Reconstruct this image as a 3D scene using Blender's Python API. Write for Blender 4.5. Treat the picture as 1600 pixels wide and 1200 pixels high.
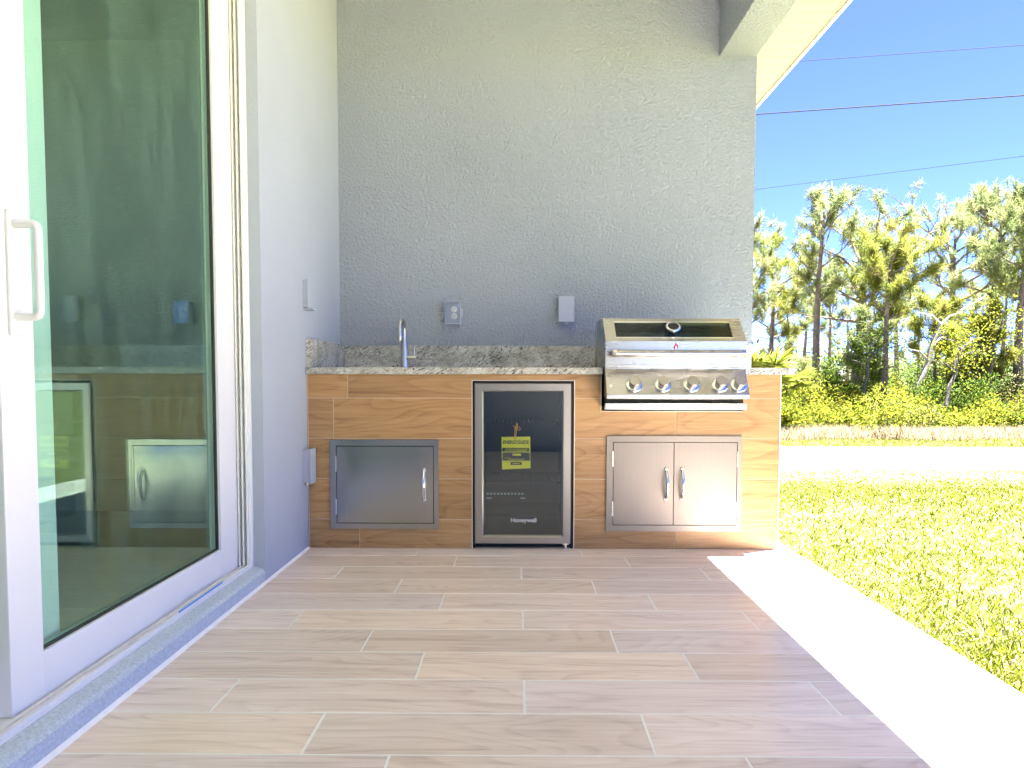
import bpy, bmesh, math, random
import numpy as np
from mathutils import Vector, Matrix

for o in list(bpy.data.objects):
    bpy.data.objects.remove(o)
scene = bpy.context.scene
COL = scene.collection
R = math.radians

# ------------------------------------------------------------------ camera
CAM_H = 0.847
PITCH, YAW, ROLL = 0.0514, -0.0065, 0.00175
cam_data = bpy.data.cameras.new('camera')
cam = bpy.data.objects.new('camera', cam_data)
COL.objects.link(cam)
cp, sp, cy, sy, cr, sr = (math.cos(PITCH), math.sin(PITCH), math.cos(YAW), math.sin(YAW),
                          math.cos(ROLL), math.sin(ROLL))
R0 = Matrix(((1, 0, 0), (0, 0, -1), (0, 1, 0)))
RY = Matrix(((cy, 0, -sy), (0, 1, 0), (sy, 0, cy)))
RX = Matrix(((1, 0, 0), (0, cp, -sp), (0, sp, cp)))
RZ = Matrix(((cr, -sr, 0), (sr, cr, 0), (0, 0, 1)))
W2C = RZ @ RX @ RY @ R0
right, down, fwd = W2C[0], W2C[1], W2C[2]
cam.matrix_world = Matrix(((right[0], -down[0], -fwd[0], 0),
                           (right[1], -down[1], -fwd[1], 0),
                           (right[2], -down[2], -fwd[2], CAM_H),
                           (0, 0, 0, 1)))
cam_data.sensor_width = 36.0
cam_data.lens = 1115.6 / 1600 * 36
cam_data.shift_y = 50.7 / 1600
cam_data.clip_start = 0.05
cam_data.clip_end = 2000
scene.camera = cam

# ------------------------------------------------------------------ sky, sun, exposure
SUN = Vector((0.305, 0.148, 1.0)).normalized()
SUN_EL = math.asin(SUN.z)
SUN_AZ = math.atan2(SUN.x, SUN.y)
world = bpy.data.worlds.new('World')
scene.world = world
world.use_nodes = True
wn = world.node_tree
wn.nodes.clear()
wo = wn.nodes.new('ShaderNodeOutputWorld')
wb = wn.nodes.new('ShaderNodeBackground')
ws = wn.nodes.new('ShaderNodeTexSky')
ws.sky_type = 'NISHITA'
ws.sun_disc = False
ws.sun_elevation = SUN_EL
ws.sun_rotation = SUN_AZ
ws.air_density = 0.25
ws.dust_density = 0.0
ws.ozone_density = 7.0
ws.altitude = 1200
wb.inputs['Strength'].default_value = 0.05
wt = wn.nodes.new('ShaderNodeMix'); wt.data_type = 'RGBA'; wt.blend_type = 'MULTIPLY'
wt.inputs[0].default_value = 1.0
wt.inputs[7].default_value = (0.85, 0.775, 0.97, 1)      # slightly deeper blue over the whole sky
wn.links.new(ws.outputs[0], wt.inputs[6])
wn.links.new(wt.outputs[2], wb.inputs[0])
wn.links.new(wb.outputs[0], wo.inputs[0])

sd = bpy.data.lights.new('sun', 'SUN')
sd.energy = 5.0
sd.angle = R(0.53)
sd.color = (1.0, 0.975, 0.94)
so = bpy.data.objects.new('sun', sd)
COL.objects.link(so)
so.rotation_euler = SUN.to_track_quat('Z', 'Y').to_euler()
so.location = (4, 3, 12)

scene.view_settings.view_transform = 'Standard'
scene.view_settings.look = 'None'
scene.view_settings.gamma = 1.0
scene.view_settings.exposure = 4.5
scene.view_settings.use_curve_mapping = False
scene.render.engine = 'CYCLES'
scene.cycles.max_bounces = 10
scene.cycles.diffuse_bounces = 6
scene.cycles.glossy_bounces = 5
scene.cycles.transparent_max_bounces = 16

# ------------------------------------------------------------------ material helpers
class NT:
    def __init__(self, name):
        self.m = bpy.data.materials.new(name)
        self.m.use_nodes = True
        self.t = self.m.node_tree
        self.t.nodes.clear()
        self.out = self.t.nodes.new('ShaderNodeOutputMaterial')
    def n(self, kind, **kw):
        nd = self.t.nodes.new('ShaderNode' + kind)
        for k, v in kw.items():
            if k in nd.inputs:
                self.set(nd, k, v)
            else:
                setattr(nd, k, v)
        return nd
    def set(self, nd, k, v):
        if isinstance(v, bpy.types.NodeSocket):
            self.t.links.new(v, nd.inputs[k])
        else:
            nd.inputs[k].default_value = v
    def link(self, a, b):
        self.t.links.new(a, b)
    def math(self, op, a, b=0.5, c=None):
        nd = self.t.nodes.new('ShaderNodeMath')
        nd.operation = op
        for i, v in enumerate((a, b) if c is None else (a, b, c)):
            if isinstance(v, bpy.types.NodeSocket):
                self.t.links.new(v, nd.inputs[i])
            else:
                nd.inputs[i].default_value = v
        return nd.outputs[0]
    def vmul(self, v, s):
        nd = self.t.nodes.new('ShaderNodeVectorMath')
        nd.operation = 'MULTIPLY'
        self.t.links.new(v, nd.inputs[0])
        nd.inputs[1].default_value = s
        return nd.outputs[0]
    def vadd(self, a, b):
        nd = self.t.nodes.new('ShaderNodeVectorMath')
        nd.operation = 'ADD'
        for i, v in enumerate((a, b)):
            if isinstance(v, bpy.types.NodeSocket):
                self.t.links.new(v, nd.inputs[i])
            else:
                nd.inputs[i].default_value = v
        return nd.outputs[0]
    def noise(self, vec, scale=1.0, detail=2.0, rough=0.5, dist=0.0):
        nd = self.t.nodes.new('ShaderNodeTexNoise')
        self.t.links.new(vec, nd.inputs['Vector'])
        nd.inputs['Scale'].default_value = scale
        nd.inputs['Detail'].default_value = detail
        nd.inputs['Roughness'].default_value = rough
        nd.inputs['Distortion'].default_value = dist
        return nd.outputs[0]
    def ramp(self, fac, stops):
        nd = self.t.nodes.new('ShaderNodeValToRGB')
        self.t.links.new(fac, nd.inputs[0])
        el = nd.color_ramp.elements
        while len(el) < len(stops):
            el.new(0.5)
        for e, (p, c) in zip(el, stops):
            e.position = p
            if not hasattr(c, '__len__'):
                c = (c, c, c)
            e.color = (c[0], c[1], c[2], 1)
        return nd.outputs[0]
    def mix(self, fac, a, b, mode='MIX'):
        nd = self.t.nodes.new('ShaderNodeMix')
        nd.data_type = 'RGBA'
        nd.blend_type = mode
        for i, v in ((0, fac), (6, a), (7, b)):
            if isinstance(v, bpy.types.NodeSocket):
                self.t.links.new(v, nd.inputs[i])
            else:
                nd.inputs[i].default_value = (v[0], v[1], v[2], 1) if hasattr(v, '__len__') else v
        return nd.outputs[2]
    def bump(self, height, strength=0.5, dist=0.01):
        nd = self.t.nodes.new('ShaderNodeBump')
        nd.inputs['Strength'].default_value = strength
        nd.inputs['Distance'].default_value = dist
        self.t.links.new(height, nd.inputs['Height'])
        return nd.outputs[0]
    def coord(self, which='Object'):
        return self.t.nodes.new('ShaderNodeTexCoord').outputs[which]
    def pbr(self, color, rough=0.5, metal=0.0, normal=None, **kw):
        nd = self.t.nodes.new('ShaderNodeBsdfPrincipled')
        if not isinstance(color, bpy.types.NodeSocket):
            color = (color[0], color[1], color[2], 1)
        self.set(nd, 'Base Color', color)
        self.set(nd, 'Roughness', rough)
        self.set(nd, 'Metallic', metal)
        if normal is not None:
            self.link(normal, nd.inputs['Normal'])
        for k, v in kw.items():
            self.set(nd, k.replace('_', ' '), v)
        self.link(nd.outputs[0], self.out.inputs[0])
        return nd

MAT = {}

def plain(name, color, rough=0.5, metal=0.0, spots=0.06, scale=30.0):
    t = NT(name)
    c = t.coord()
    nz = t.noise(c, scale, 3)
    k = t.ramp(nz, [(0.3, 1 - spots), (0.7, 1 + 0)])
    col = t.mix(1.0, (color[0], color[1], color[2]), k, 'MULTIPLY')
    t.pbr(col, rough, metal)
    MAT[name] = t.m

def stucco(name, color, scale=48.0, strength=0.55, dist=0.006):
    t = NT(name)
    c = t.coord()
    a = t.noise(c, scale, 3.0, 0.55, 0.6)
    b = t.noise(c, scale * 3.4, 2.0, 0.6)
    big = t.noise(c, 1.3, 3.0)
    h = t.math('ADD', t.ramp(a, [(0.38, 0), (0.62, 1)]), t.math('MULTIPLY', b, 0.5))
    v = t.ramp(big, [(0.3, 0.95), (0.7, 1.03)])
    col = t.mix(1.0, color, v, 'MULTIPLY')
    t.pbr(col, 0.75, 0, t.bump(h, strength, dist), Specular_IOR_Level=0.3)
    MAT[name] = t.m

def wood(name, light, mid, dark, across, rough, grout_gloss=0.4, contrast=1.0, rings=0.42):
    """wood-look porcelain plank; grain along local X, `across` = 1 (Y) or 2 (Z)"""
    t = NT(name)
    c = t.coord()
    rnd = t.n('ObjectInfo').outputs['Random']
    off = t.n('CombineXYZ', X=t.math('MULTIPLY', rnd, 37.0), Y=t.math('MULTIPLY', rnd, 91.0),
              Z=t.math('MULTIPLY', rnd, 63.0)).outputs[0]
    s_low = [1.1, 0.0, 0.0]; s_low[across] = 5.5
    s_mid = [2.0, 0.0, 0.0]; s_mid[across] = 26.0
    s_fin = [4.0, 0.0, 0.0]; s_fin[across] = 120.0
    low = t.noise(t.vadd(t.vmul(c, s_low), off), 1.0, 1.2, 0.45, 0.25)
    mid_n = t.noise(t.vadd(t.vmul(c, s_mid), off), 1.0, 3.0, 0.6, 0.4)
    fin = t.ramp(t.noise(t.vadd(t.vmul(c, s_fin), off), 1.0, 4.0, 0.65), [(0.3, 0), (0.7, 1)])
    # growth rings: contour lines of the low noise
    ring = t.math('FRACT', t.math('MULTIPLY', low, 17.0))
    ringc = t.ramp(ring, [(0.0, 0.0), (0.55, 0.25), (0.88, 1.0), (1.0, 0.1)])
    f = t.math('ADD', t.math('MULTIPLY', t.ramp(mid_n, [(0.32, 0), (0.72, 1)]), 0.55 * contrast),
               t.math('MULTIPLY', ringc, rings * contrast))
    f = t.math('ADD', f, t.math('MULTIPLY', t.math('SUBTRACT', fin, 0.5), 0.42))
    col = t.ramp(f, [(0.0, light), (0.45, mid), (1.0, dark)])
    tone = t.ramp(rnd, [(0.0, 0.88), (0.5, 0.98), (1.0, 1.07)])
    col = t.mix(1.0, col, tone, 'MULTIPLY')
    hue = t.ramp(t.math('FRACT', t.math('MULTIPLY', rnd, 7.31)), [(0, (1.03, 1.0, 0.95)), (1, (0.97, 0.98, 1.04))])
    col = t.mix(1.0, col, hue, 'MULTIPLY')
    rr = t.math('ADD', t.math('MULTIPLY', fin, 0.12), rough - 0.06)
    t.pbr(col, rr, 0, t.bump(fin, 0.12, 0.001), Specular_IOR_Level=grout_gloss)
    MAT[name] = t.m

def steel(name, color=(0.40, 0.40, 0.40), rough=0.27, axis=0, grain=0.012):
    """brushed stainless steel, brush lines along the axis"""
    t = NT(name)
    c = t.coord()
    s = [240.0, 240.0, 240.0]; s[axis] = 2.0
    g = t.noise(t.vmul(c, s), 1.0, 2.0, 0.6)
    w = t.noise(c, 6.0, 2.0)
    rr = t.math('ADD', t.math('MULTIPLY', g, 0.03), t.math('ADD', t.math('MULTIPLY', w, 0.06), rough - 0.045))
    col = t.mix(1.0, color, t.ramp(g, [(0.25, 0.95), (0.75, 1.03)]), 'MULTIPLY')
    t.pbr(col, rr, 1.0, t.bump(g, grain, 0.001))
    MAT[name] = t.m

def glass(name, tint, base, gain, gtint=(1, 1, 1), dirt=0.0):
    t = NT(name)
    lw = t.n('LayerWeight', Blend=0.5).outputs['Facing']
    fac = t.math('ADD', t.math('MULTIPLY', t.math('POWER', lw, 2.0), gain), base)
    tr = t.n('BsdfTransparent'); tr.inputs[0].default_value = (*tint, 1)
    gl = t.n('BsdfGlossy'); gl.inputs[0].default_value = (*gtint, 1); gl.inputs['Roughness'].default_value = 0.0
    mx = t.n('MixShader')
    t.link(fac, mx.inputs[0]); t.link(tr.outputs[0], mx.inputs[1]); t.link(gl.outputs[0], mx.inputs[2])
    last = mx.outputs[0]
    if dirt > 0:
        c = t.coord()
        d1 = t.noise(t.vmul(c, (1, 3.0, 0.8)), 3.0, 5.0, 0.65, 0.5)
        d2 = t.noise(c, 160.0, 1.0)
        k = t.math('ADD', t.math('MULTIPLY', t.ramp(d1, [(0.4, 0), (0.8, 1)]), dirt),
                   t.math('MULTIPLY', t.ramp(d2, [(0.74, 0), (0.78, 1)]), 0.25))
        df = t.n('BsdfDiffuse'); df.inputs[0].default_value = (0.42, 0.62, 0.52, 1)
        m2 = t.n('MixShader')
        t.link(k, m2.inputs[0]); t.link(last, m2.inputs[1]); t.link(df.outputs[0], m2.inputs[2])
        last = m2.outputs[0]
    t.link(last, t.out.inputs[0])
    MAT[name] = t.m

def foliage(name, attr=True, color=(0.08, 0.12, 0.03), trans=0.4, vary=0.35):
    """leaf colour comes from a per-leaf colour attribute (each leaf's own colour)"""
    t = NT(name)
    if attr:
        a = t.n('Attribute'); a.attribute_name = 'tint'
        col = a.outputs['Color']
    else:
        rnd = t.n('ObjectInfo').outputs['Random']
        col = t.mix(1.0, color, t.ramp(rnd, [(0, 1 - vary), (1, 1 + vary)]), 'MULTIPLY')
    d = t.n('BsdfPrincipled'); t.set(d, 'Base Color', col); t.set(d, 'Roughness', 0.7); t.set(d, 'Specular IOR Level', 0.1)
    tl = t.n('BsdfTranslucent'); t.set(tl, 'Color', col)
    mx = t.n('MixShader'); mx.inputs[0].default_value = trans
    t.link(d.outputs[0], mx.inputs[1]); t.link(tl.outputs[0], mx.inputs[2])
    t.link(mx.outputs[0], t.out.inputs[0])
    MAT[name] = t.m

def granite(name):
    t = NT(name)
    c = t.coord()
    base = t.noise(c, 14.0, 5.0, 0.65, 0.5)
    col = t.ramp(base, [(0.3, (0.30, 0.28, 0.235)), (0.5, (0.46, 0.445, 0.395)), (0.72, (0.60, 0.595, 0.565))])
    rot = t.n('Mapping'); t.link(c, rot.inputs[0]); rot.inputs['Rotation'].default_value = (0, R(32), R(24))
    st = t.noise(t.vmul(rot.outputs[0], (26, 60, 150)), 1.0, 4.0, 0.62, 1.2)
    patch = t.noise(c, 5.0, 2.0)
    k = t.math('MULTIPLY', t.ramp(st, [(0.50, 0), (0.58, 1)]), t.ramp(patch, [(0.36, 0.25), (0.62, 1)]))
    col = t.mix(k, col, (0.09, 0.09, 0.10))
    sp_ = t.noise(c, 85.0, 2.0, 0.5)
    col = t.mix(t.ramp(sp_, [(0.66, 0), (0.70, 1)]), col, (0.035, 0.03, 0.035))
    sp2 = t.noise(t.vadd(c, (3.1, 7.7, 1.3)), 60.0, 2.0, 0.5)
    col = t.mix(t.ramp(sp2, [(0.69, 0), (0.72, 1)]), col, (0.12, 0.05, 0.05))
    t.pbr(col, 0.16, 0)
    MAT[name] = t.m

def bark(name, a, b):
    t = NT(name)
    c = t.coord()
    v = t.noise(t.vmul(c, (7, 7, 2.2)), 1.5, 4.0, 0.65, 0.4)
    fine = t.noise(t.vmul(c, (30, 30, 9)), 1.0, 3.0, 0.6)
    f = t.math('ADD', t.math('MULTIPLY', v, 0.7), t.math('MULTIPLY', fine, 0.3))
    t.pbr(t.ramp(f, [(0.35, a), (0.65, b)]), 0.9, 0, t.bump(f, 0.8, 0.05))
    MAT[name] = t.m

stucco('stucco', (0.345, 0.385, 0.455), 66.0, 0.9, 0.0075)
stucco('stucco_smooth', (0.375, 0.41, 0.475), 70.0, 0.25, 0.003)  # smoother relief; colour lightened for sky light through the open side
stucco('ceiling_paint', (0.86, 0.86, 0.86), 60.0, 0.3, 0.003)
plain('sill_concrete', (0.52, 0.575, 0.64), 0.85, 0, 0.28, 140)
plain('interior_paint', (0.45, 0.43, 0.38), 0.8)
plain('interior_tile', (0.35, 0.33, 0.29), 0.35)
wood('floor_wood', (0.84, 0.725, 0.635), (0.74, 0.61, 0.52), (0.46, 0.345, 0.285), 1, 0.32, 0.45, 1.0, 0.26)
wood('panel_wood', (0.43, 0.268, 0.126), (0.355, 0.205, 0.089), (0.205, 0.108, 0.043), 2, 0.42, 0.4, 1.0, 0.32)
plain('grout', (0.86, 0.84, 0.80), 0.9)
plain('grout_tan', (0.56, 0.46, 0.35), 0.9)
granite('granite')
steel('steel_x', axis=0)
steel('steel_z', (0.40, 0.395, 0.395), 0.24, 2, 0.0)
steel('steel_dimmed', (0.235, 0.215, 0.198), 0.52, 2, 0.0)  # steel copy darkened and warmed to offset the sunlit strip's reflection
steel('steel_warm', (0.40, 0.38, 0.36), 0.32, 2)
steel('chrome', (0.75, 0.75, 0.75), 0.14, 2, 0.01)
steel('nickel', (0.52, 0.51, 0.49), 0.30, 2, 0.02)
plain('black', (0.004, 0.004, 0.005), 0.6)
plain('dark_liner', (0.006, 0.007, 0.009), 0.6)
plain('white_vinyl', (0.72, 0.715, 0.72), 0.35, 0, 0.02, 8)
plain('track_vinyl', (0.74, 0.74, 0.70), 0.4, 0, 0.04, 12)
plain('gasket', (0.03, 0.035, 0.03), 0.6)
plain('blue_film', (0.05, 0.28, 0.75), 0.4)
plain('box_grey', (0.40, 0.43, 0.53), 0.5, 0, 0.05)
plain('socket_white', (0.78, 0.77, 0.73), 0.4)
plain('print_grey', (0.50, 0.52, 0.54), 0.4)
plain('tag_yellow', (0.82, 0.76, 0.02), 0.5, 0, 0.03)
plain('tag_ink', (0.015, 0.015, 0.012), 0.6)
plain('string_orange', (0.85, 0.35, 0.02), 0.6)
plain('flame_red', (0.55, 0.02, 0.03), 0.35)
plain('trim_alu', (0.66, 0.62, 0.56), 0.45, 0.3)
plain('roof_shingle', (0.16, 0.15, 0.14), 0.9)
plain('far_wall', (0.55, 0.54, 0.50), 0.8)
plain('far_roof', (0.10, 0.10, 0.115), 0.8)
plain('wire', (0.012, 0.012, 0.016), 1.0)
glass('door_glass', (0.86, 0.99, 0.93), 0.065, 0.44, (0.72, 0.96, 0.82), 0.06)
glass('cooler_glass', (0.84, 0.88, 0.91), 0.085, 0.5, (0.9, 0.97, 1.0), 0.0)
glass('grill_glass', (0.42, 0.46, 0.47), 0.015, 0.16, (0.8, 0.92, 1.0))
glass('clear_cover', (0.93, 0.95, 0.97), 0.06, 0.4)
foliage('leaf', trans=0.5)
foliage('grass_blade', trans=0.35)
bark('pine_bark', (0.055, 0.04, 0.034), (0.17, 0.13, 0.115))
bark('pale_bark', (0.20, 0.175, 0.15), (0.34, 0.31, 0.27))
bark('dark_bark', (0.035, 0.03, 0.025), (0.10, 0.085, 0.07))

t = NT('soffit_vinyl')
c = t.coord()
sep = t.n('SeparateXYZ'); t.link(c, sep.inputs[0])
g = t.math('FRACT', t.math('MULTIPLY', sep.outputs[1], 9.0))
gr = t.ramp(g, [(0.0, 0.0), (0.06, 1.0), (0.94, 1.0), (1.0, 0.0)])
t.pbr((0.45, 0.39, 0.32), 0.45, 0, t.bump(gr, 0.6, 0.006))
MAT['soffit_vinyl'] = t.m

t = NT('lawn_soil')
c = t.coord()
a = t.noise(c, 0.9, 4.0, 0.6)
b = t.noise(c, 9.0, 4.0, 0.65)
f = t.math('ADD', t.math('MULTIPLY', a, 0.5), t.math('MULTIPLY', b, 0.5))
col = t.ramp(f, [(0.36, (0.075, 0.09, 0.015)), (0.5, (0.13, 0.13, 0.04)), (0.64, (0.27, 0.235, 0.15))])
t.pbr(col, 0.95, 0, t.bump(b, 0.8, 0.03), Specular_IOR_Level=0.1)
MAT['lawn_soil'] = t.m

t = NT('road_surface')
c = t.coord()
a = t.noise(c, 0.8, 4.0, 0.6)
b = t.noise(c, 60.0, 2.0, 0.6)
col = t.mix(1.0, t.ramp(a, [(0.3, (0.33, 0.32, 0.30)), (0.7, (0.42, 0.41, 0.385))]),
            t.ramp(b, [(0.3, 0.85), (0.7, 1.05)]), 'MULTIPLY')
t.pbr(col, 0.9, 0, t.bump(b, 0.4, 0.01), Specular_IOR_Level=0.2)
MAT['road_surface'] = t.m

# ------------------------------------------------------------------ mesh helpers
class MB:
    """collects shapes, builds one mesh object whose origin is given"""
    def __init__(self):
        self.v = []; self.f = []
    def add(self, vs, fs):
        b = len(self.v)
        self.v += [tuple(p) for p in vs]
        self.f += [tuple(i + b for i in f) for f in fs]
        return self
    def box(self, x0, x1, y0, y1, z0, z1):
        vs = [(x0, y0, z0), (x1, y0, z0), (x1, y1, z0), (x0, y1, z0),
              (x0, y0, z1), (x1, y0, z1), (x1, y1, z1), (x0, y1, z1)]
        fs = [(0, 3, 2, 1), (4, 5, 6, 7), (0, 1, 5, 4), (1, 2, 6, 5), (2, 3, 7, 6), (3, 0, 4, 7)]
        return self.add(vs, fs)
    def prism(self, poly, a0, a1, axis):
        """extrude a 2D polygon along an axis; poly in the other two axes in order"""
        def mk(p, a):
            if axis == 0: return (a, p[0], p[1])
            if axis == 1: return (p[0], a, p[1])
            return (p[0], p[1], a)
        n = len(poly)
        vs = [mk(p, a0) for p in poly] + [mk(p, a1) for p in poly]
        fs = [tuple(range(n))[::-1], tuple(range(n, 2 * n))]
        for i in range(n):
            j = (i + 1) % n
            fs.append((i, j, j + n, i + n))
        return self.add(vs, fs)
    def tube(self, pts, rad, seg=10, caps=True):
        pts = [Vector(p) for p in pts]
        n = len(pts)
        if not hasattr(rad, '__len__'): rad = [rad] * n
        rings = []
        up = None
        for i, p in enumerate(pts):
            d = (pts[min(i + 1, n - 1)] - pts[max(i - 1, 0)]).normalized()
            if up is None:
                up = Vector((0, 0, 1)) if abs(d.z) < 0.9 else Vector((1, 0, 0))
            a = d.cross(up)
            if a.length < 1e-4: a = d.cross(Vector((0, 1, 0)))
            a.normalize(); b = a.cross(d).normalized(); up = b
            rings.append([p + (a * math.cos(2 * math.pi * k / seg) + b * math.sin(2 * math.pi * k / seg)) * rad[i]
                          for k in range(seg)])
        vs = [q for r_ in rings for q in r_]
        fs = []
        for i in range(n - 1):
            for k in range(seg):
                k2 = (k + 1) % seg
                fs.append((i * seg + k, i * seg + k2, (i + 1) * seg + k2, (i + 1) * seg + k))
        if caps:
            fs.append(tuple(range(seg))[::-1]); fs.append(tuple((n - 1) * seg + k for k in range(seg)))
        return self.add(vs, fs)
    def lathe(self, prof, origin, axis_dir, seg=28):
        """prof: (distance along axis, radius)"""
        d = Vector(axis_dir).normalized()
        up = Vector((0, 0, 1)) if abs(d.z) < 0.9 else Vector((1, 0, 0))
        a = d.cross(up).normalized(); b = a.cross(d).normalized()
        o = Vector(origin)
        vs = []; fs = []
        for s, r_ in prof:
            for k in range(seg):
                th = 2 * math.pi * k / seg
                vs.append(o + d * s + (a * math.cos(th) + b * math.sin(th)) * r_)
        n = len(prof)
        for i in range(n - 1):
            for k in range(seg):
                k2 = (k + 1) % seg
                fs.append((i * seg + k, i * seg + k2, (i + 1) * seg + k2, (i + 1) * seg + k))
        fs.append(tuple(range(seg))[::-1]); fs.append(tuple((n - 1) * seg + k for k in range(seg)))
        return self.add(vs, fs)
    def build(self, name, mat, parent=None, bevel=0.0, segs=2, smooth=False, origin=(0, 0, 0)):
        o_ = Vector(origin)
        me = bpy.data.meshes.new(name)
        me.from_pydata([tuple(Vector(p) - o_) for p in self.v], [], self.f)
        bm = bmesh.new(); bm.from_mesh(me)
        bmesh.ops.recalc_face_normals(bm, faces=bm.faces)
        if bevel > 0:
            es = [e for e in bm.edges if len(e.link_faces) == 2 and e.calc_face_angle(0) > 0.5]
            bmesh.ops.bevel(bm, geom=es, offset=bevel, segments=segs, profile=0.6, affect='EDGES', clamp_overlap=True)
        bm.to_mesh(me); bm.free()
        me.materials.append(MAT[mat])
        if smooth:
            me.shade_smooth()
            try: me.set_sharp_from_angle(angle=R(38))
            except Exception: pass
        ob = bpy.data.objects.new(name, me)
        COL.objects.link(ob)
        ob.location = o_
        if parent is not None:
            set_parent(ob, parent)
        return ob

def world_loc(o):
    p = Vector(o.location); q = o.parent
    while q is not None:
        p = p + Vector(q.location); q = q.parent
    return p

def set_parent(ob, parent):
    """all parents are unrotated: keep the child where it stands"""
    loc = Vector(ob.location)
    ob.parent = parent
    ob.location = loc - world_loc(parent)

def tag(o, label=None, cat=None, group=None, kind=None):
    if label: o['label'] = label
    if cat: o['category'] = cat
    if group: o['group'] = group
    if kind: o['kind'] = kind
    return o

def thing(name, loc, label, cat, group=None):
    o = bpy.data.objects.new(name, None)
    o.empty_display_size = 0.2
    COL.objects.link(o)
    o.location = loc
    return tag(o, label, cat, group)

def text_mesh(name, body, size, loc, rot, mat, parent, align='CENTER', bold=0.0, sx=1.0):
    cu = bpy.data.curves.new(name, 'FONT')
    cu.body = body; cu.size = size; cu.align_x = align; cu.align_y = 'CENTER'
    cu.extrude = 0.0004; cu.offset = bold; cu.resolution_u = 3
    tmp = bpy.data.objects.new('tmp', cu)
    COL.objects.link(tmp)
    dg = bpy.context.evaluated_depsgraph_get()
    me = bpy.data.meshes.new_from_object(tmp.evaluated_get(dg))
    bpy.data.objects.remove(tmp)
    me.transform(Matrix.Diagonal((sx, 1, 1, 1)))
    me.transform(Matrix.Rotation(R(90), 4, 'X') if rot is None else rot)
    me.materials.clear(); me.materials.append(MAT[mat])
    ob = bpy.data.objects.new(name, me)
    COL.objects.link(ob)
    ob.location = loc
    set_parent(ob, parent)
    return ob

# ------------------------------------------------------------------ key dimensions (metres)
XL = -1.045            # face of the wall with the sliding door
XR = 1.385             # right end of the end wall
YF = 3.545             # front face of the kitchen island
YB = 4.235             # end wall
YREAR = -1.3           # wall behind the viewer
XDOOR = -1.14          # face of the front sliding panel

# ================================================================== GROUND, ROAD
def ground_z(y):
    u = min(max((y - 4.0) / 10.0, 0.0), 1.0)
    return -0.075 - 0.945 * (u * u * (3 - 2 * u))

gy = [-400, -150, -60, -20, -5, 0, 2, 4] + [4 + 0.5 * i for i in range(1, 22)] + [15, 17, 20, 23, 27, 32, 40, 55, 80, 140, 300, 900]
gx = [-500, -150, -40, -10, -1.2, 1.3, 3, 6, 10, 16, 25, 40, 80, 200, 600]
mb = MB()
vs = [(x, y, ground_z(y)) for y in gy for x in gx]
nx = len(gx)
fs = [(j * nx + i, j * nx + i + 1, (j + 1) * nx + i + 1, (j + 1) * nx + i) for j in range(len(gy) - 1) for i in range(nx - 1)]
mb.add(vs, fs)
tag(mb.build('lawn_ground', 'lawn_soil', smooth=True), kind='structure')

ROAD0, ROAD1 = 14.9, 19.8
mb = MB()
rx = [-200, -60, -20, 0, 8, 16, 30, 60, 200]
prof = [(ROAD0 - 0.05, -1.06), (ROAD0, -1.005), (ROAD0 + 1.2, -0.985), (17.3, -0.965), (ROAD1 - 1.2, -0.985), (ROAD1, -1.005), (ROAD1 + 0.05, -1.06)]
vs = [(x, y, z) for x in rx for (y, z) in prof]
k = len(prof)
mb.add(vs, [(i * k + j, i * k + j + 1, (i + 1) * k + j + 1, (i + 1) * k + j) for i in range(len(rx) - 1) for j in range(k - 1)])
tag(mb.build('road', 'road_surface'), kind='structure')

# ================================================================== PATIO FLOOR
TW, TL = 0.203, 0.803          # plank pitch across and along
FY0 = 3.6007
FOFF = [-0.4857, -0.2857, 0.0222]
mb = MB()
mb.box(-1.047, 1.372, YREAR - 0.05, YB + 0.05, -0.28, -0.0009)
floor = tag(mb.build('patio_floor', 'grout', origin=(0, 1.5, 0)), kind='structure')

mesh_cache = {}
def plank_mesh(lx, ly, lz, mat, across):
    """bevelled tile centred on its origin, front face outwards"""
    key = (round(lx, 3), round(ly, 3), round(lz, 3), mat)
    if key in mesh_cache: return mesh_cache[key]
    b = 0.0016
    if across == 1:
        o = [(-lx / 2, -ly / 2), (lx / 2, -ly / 2), (lx / 2, ly / 2), (-lx / 2, ly / 2)]
        i_ = [(-lx / 2 + b, -ly / 2 + b), (lx / 2 - b, -ly / 2 + b), (lx / 2 - b, ly / 2 - b), (-lx / 2 + b, ly / 2 - b)]
        vs = [(p[0], p[1], -lz) for p in o] + [(p[0], p[1], -b) for p in o] + [(p[0], p[1], 0) for p in i_]
    fs = [(8, 9, 10, 11)]
    for r_ in (0, 4):
        for q in range(4):
            q2 = (q + 1) % 4
            fs.append((r_ + q, r_ + q2, r_ + 4 + q2, r_ + 4 + q))
    me = bpy.data.meshes.new('plank')
    me.from_pydata(vs, [], fs)
    me.materials.append(MAT[mat])
    mesh_cache[key] = me
    return me

GAP = 0.0046
for r_ in range(25):
    y1 = FY0 - r_ * TW; y0 = max(y1 - TW, YREAR + 0.003)
    if y1 - y0 < 0.02: continue
    xs = [XL + 0.001]
    x = FOFF[r_ % 3] - 3 * TL
    while x < 1.37:
        if x > XL + 0.03 and x < 1.35: xs.append(x)
        x += TL
    xs.append(1.370)
    for a, b in zip(xs[:-1], xs[1:]):
        lx, ly = b - a - GAP, y1 - y0 - GAP
        ob = bpy.data.objects.new('plank', plank_mesh(lx, ly, 0.006, 'floor_wood', 1))
        COL.objects.link(ob)
        ob.location = ((a + b) / 2, (y0 + y1) / 2, random.uniform(-0.0004, 0.0002))
        set_parent(ob, floor)

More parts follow.
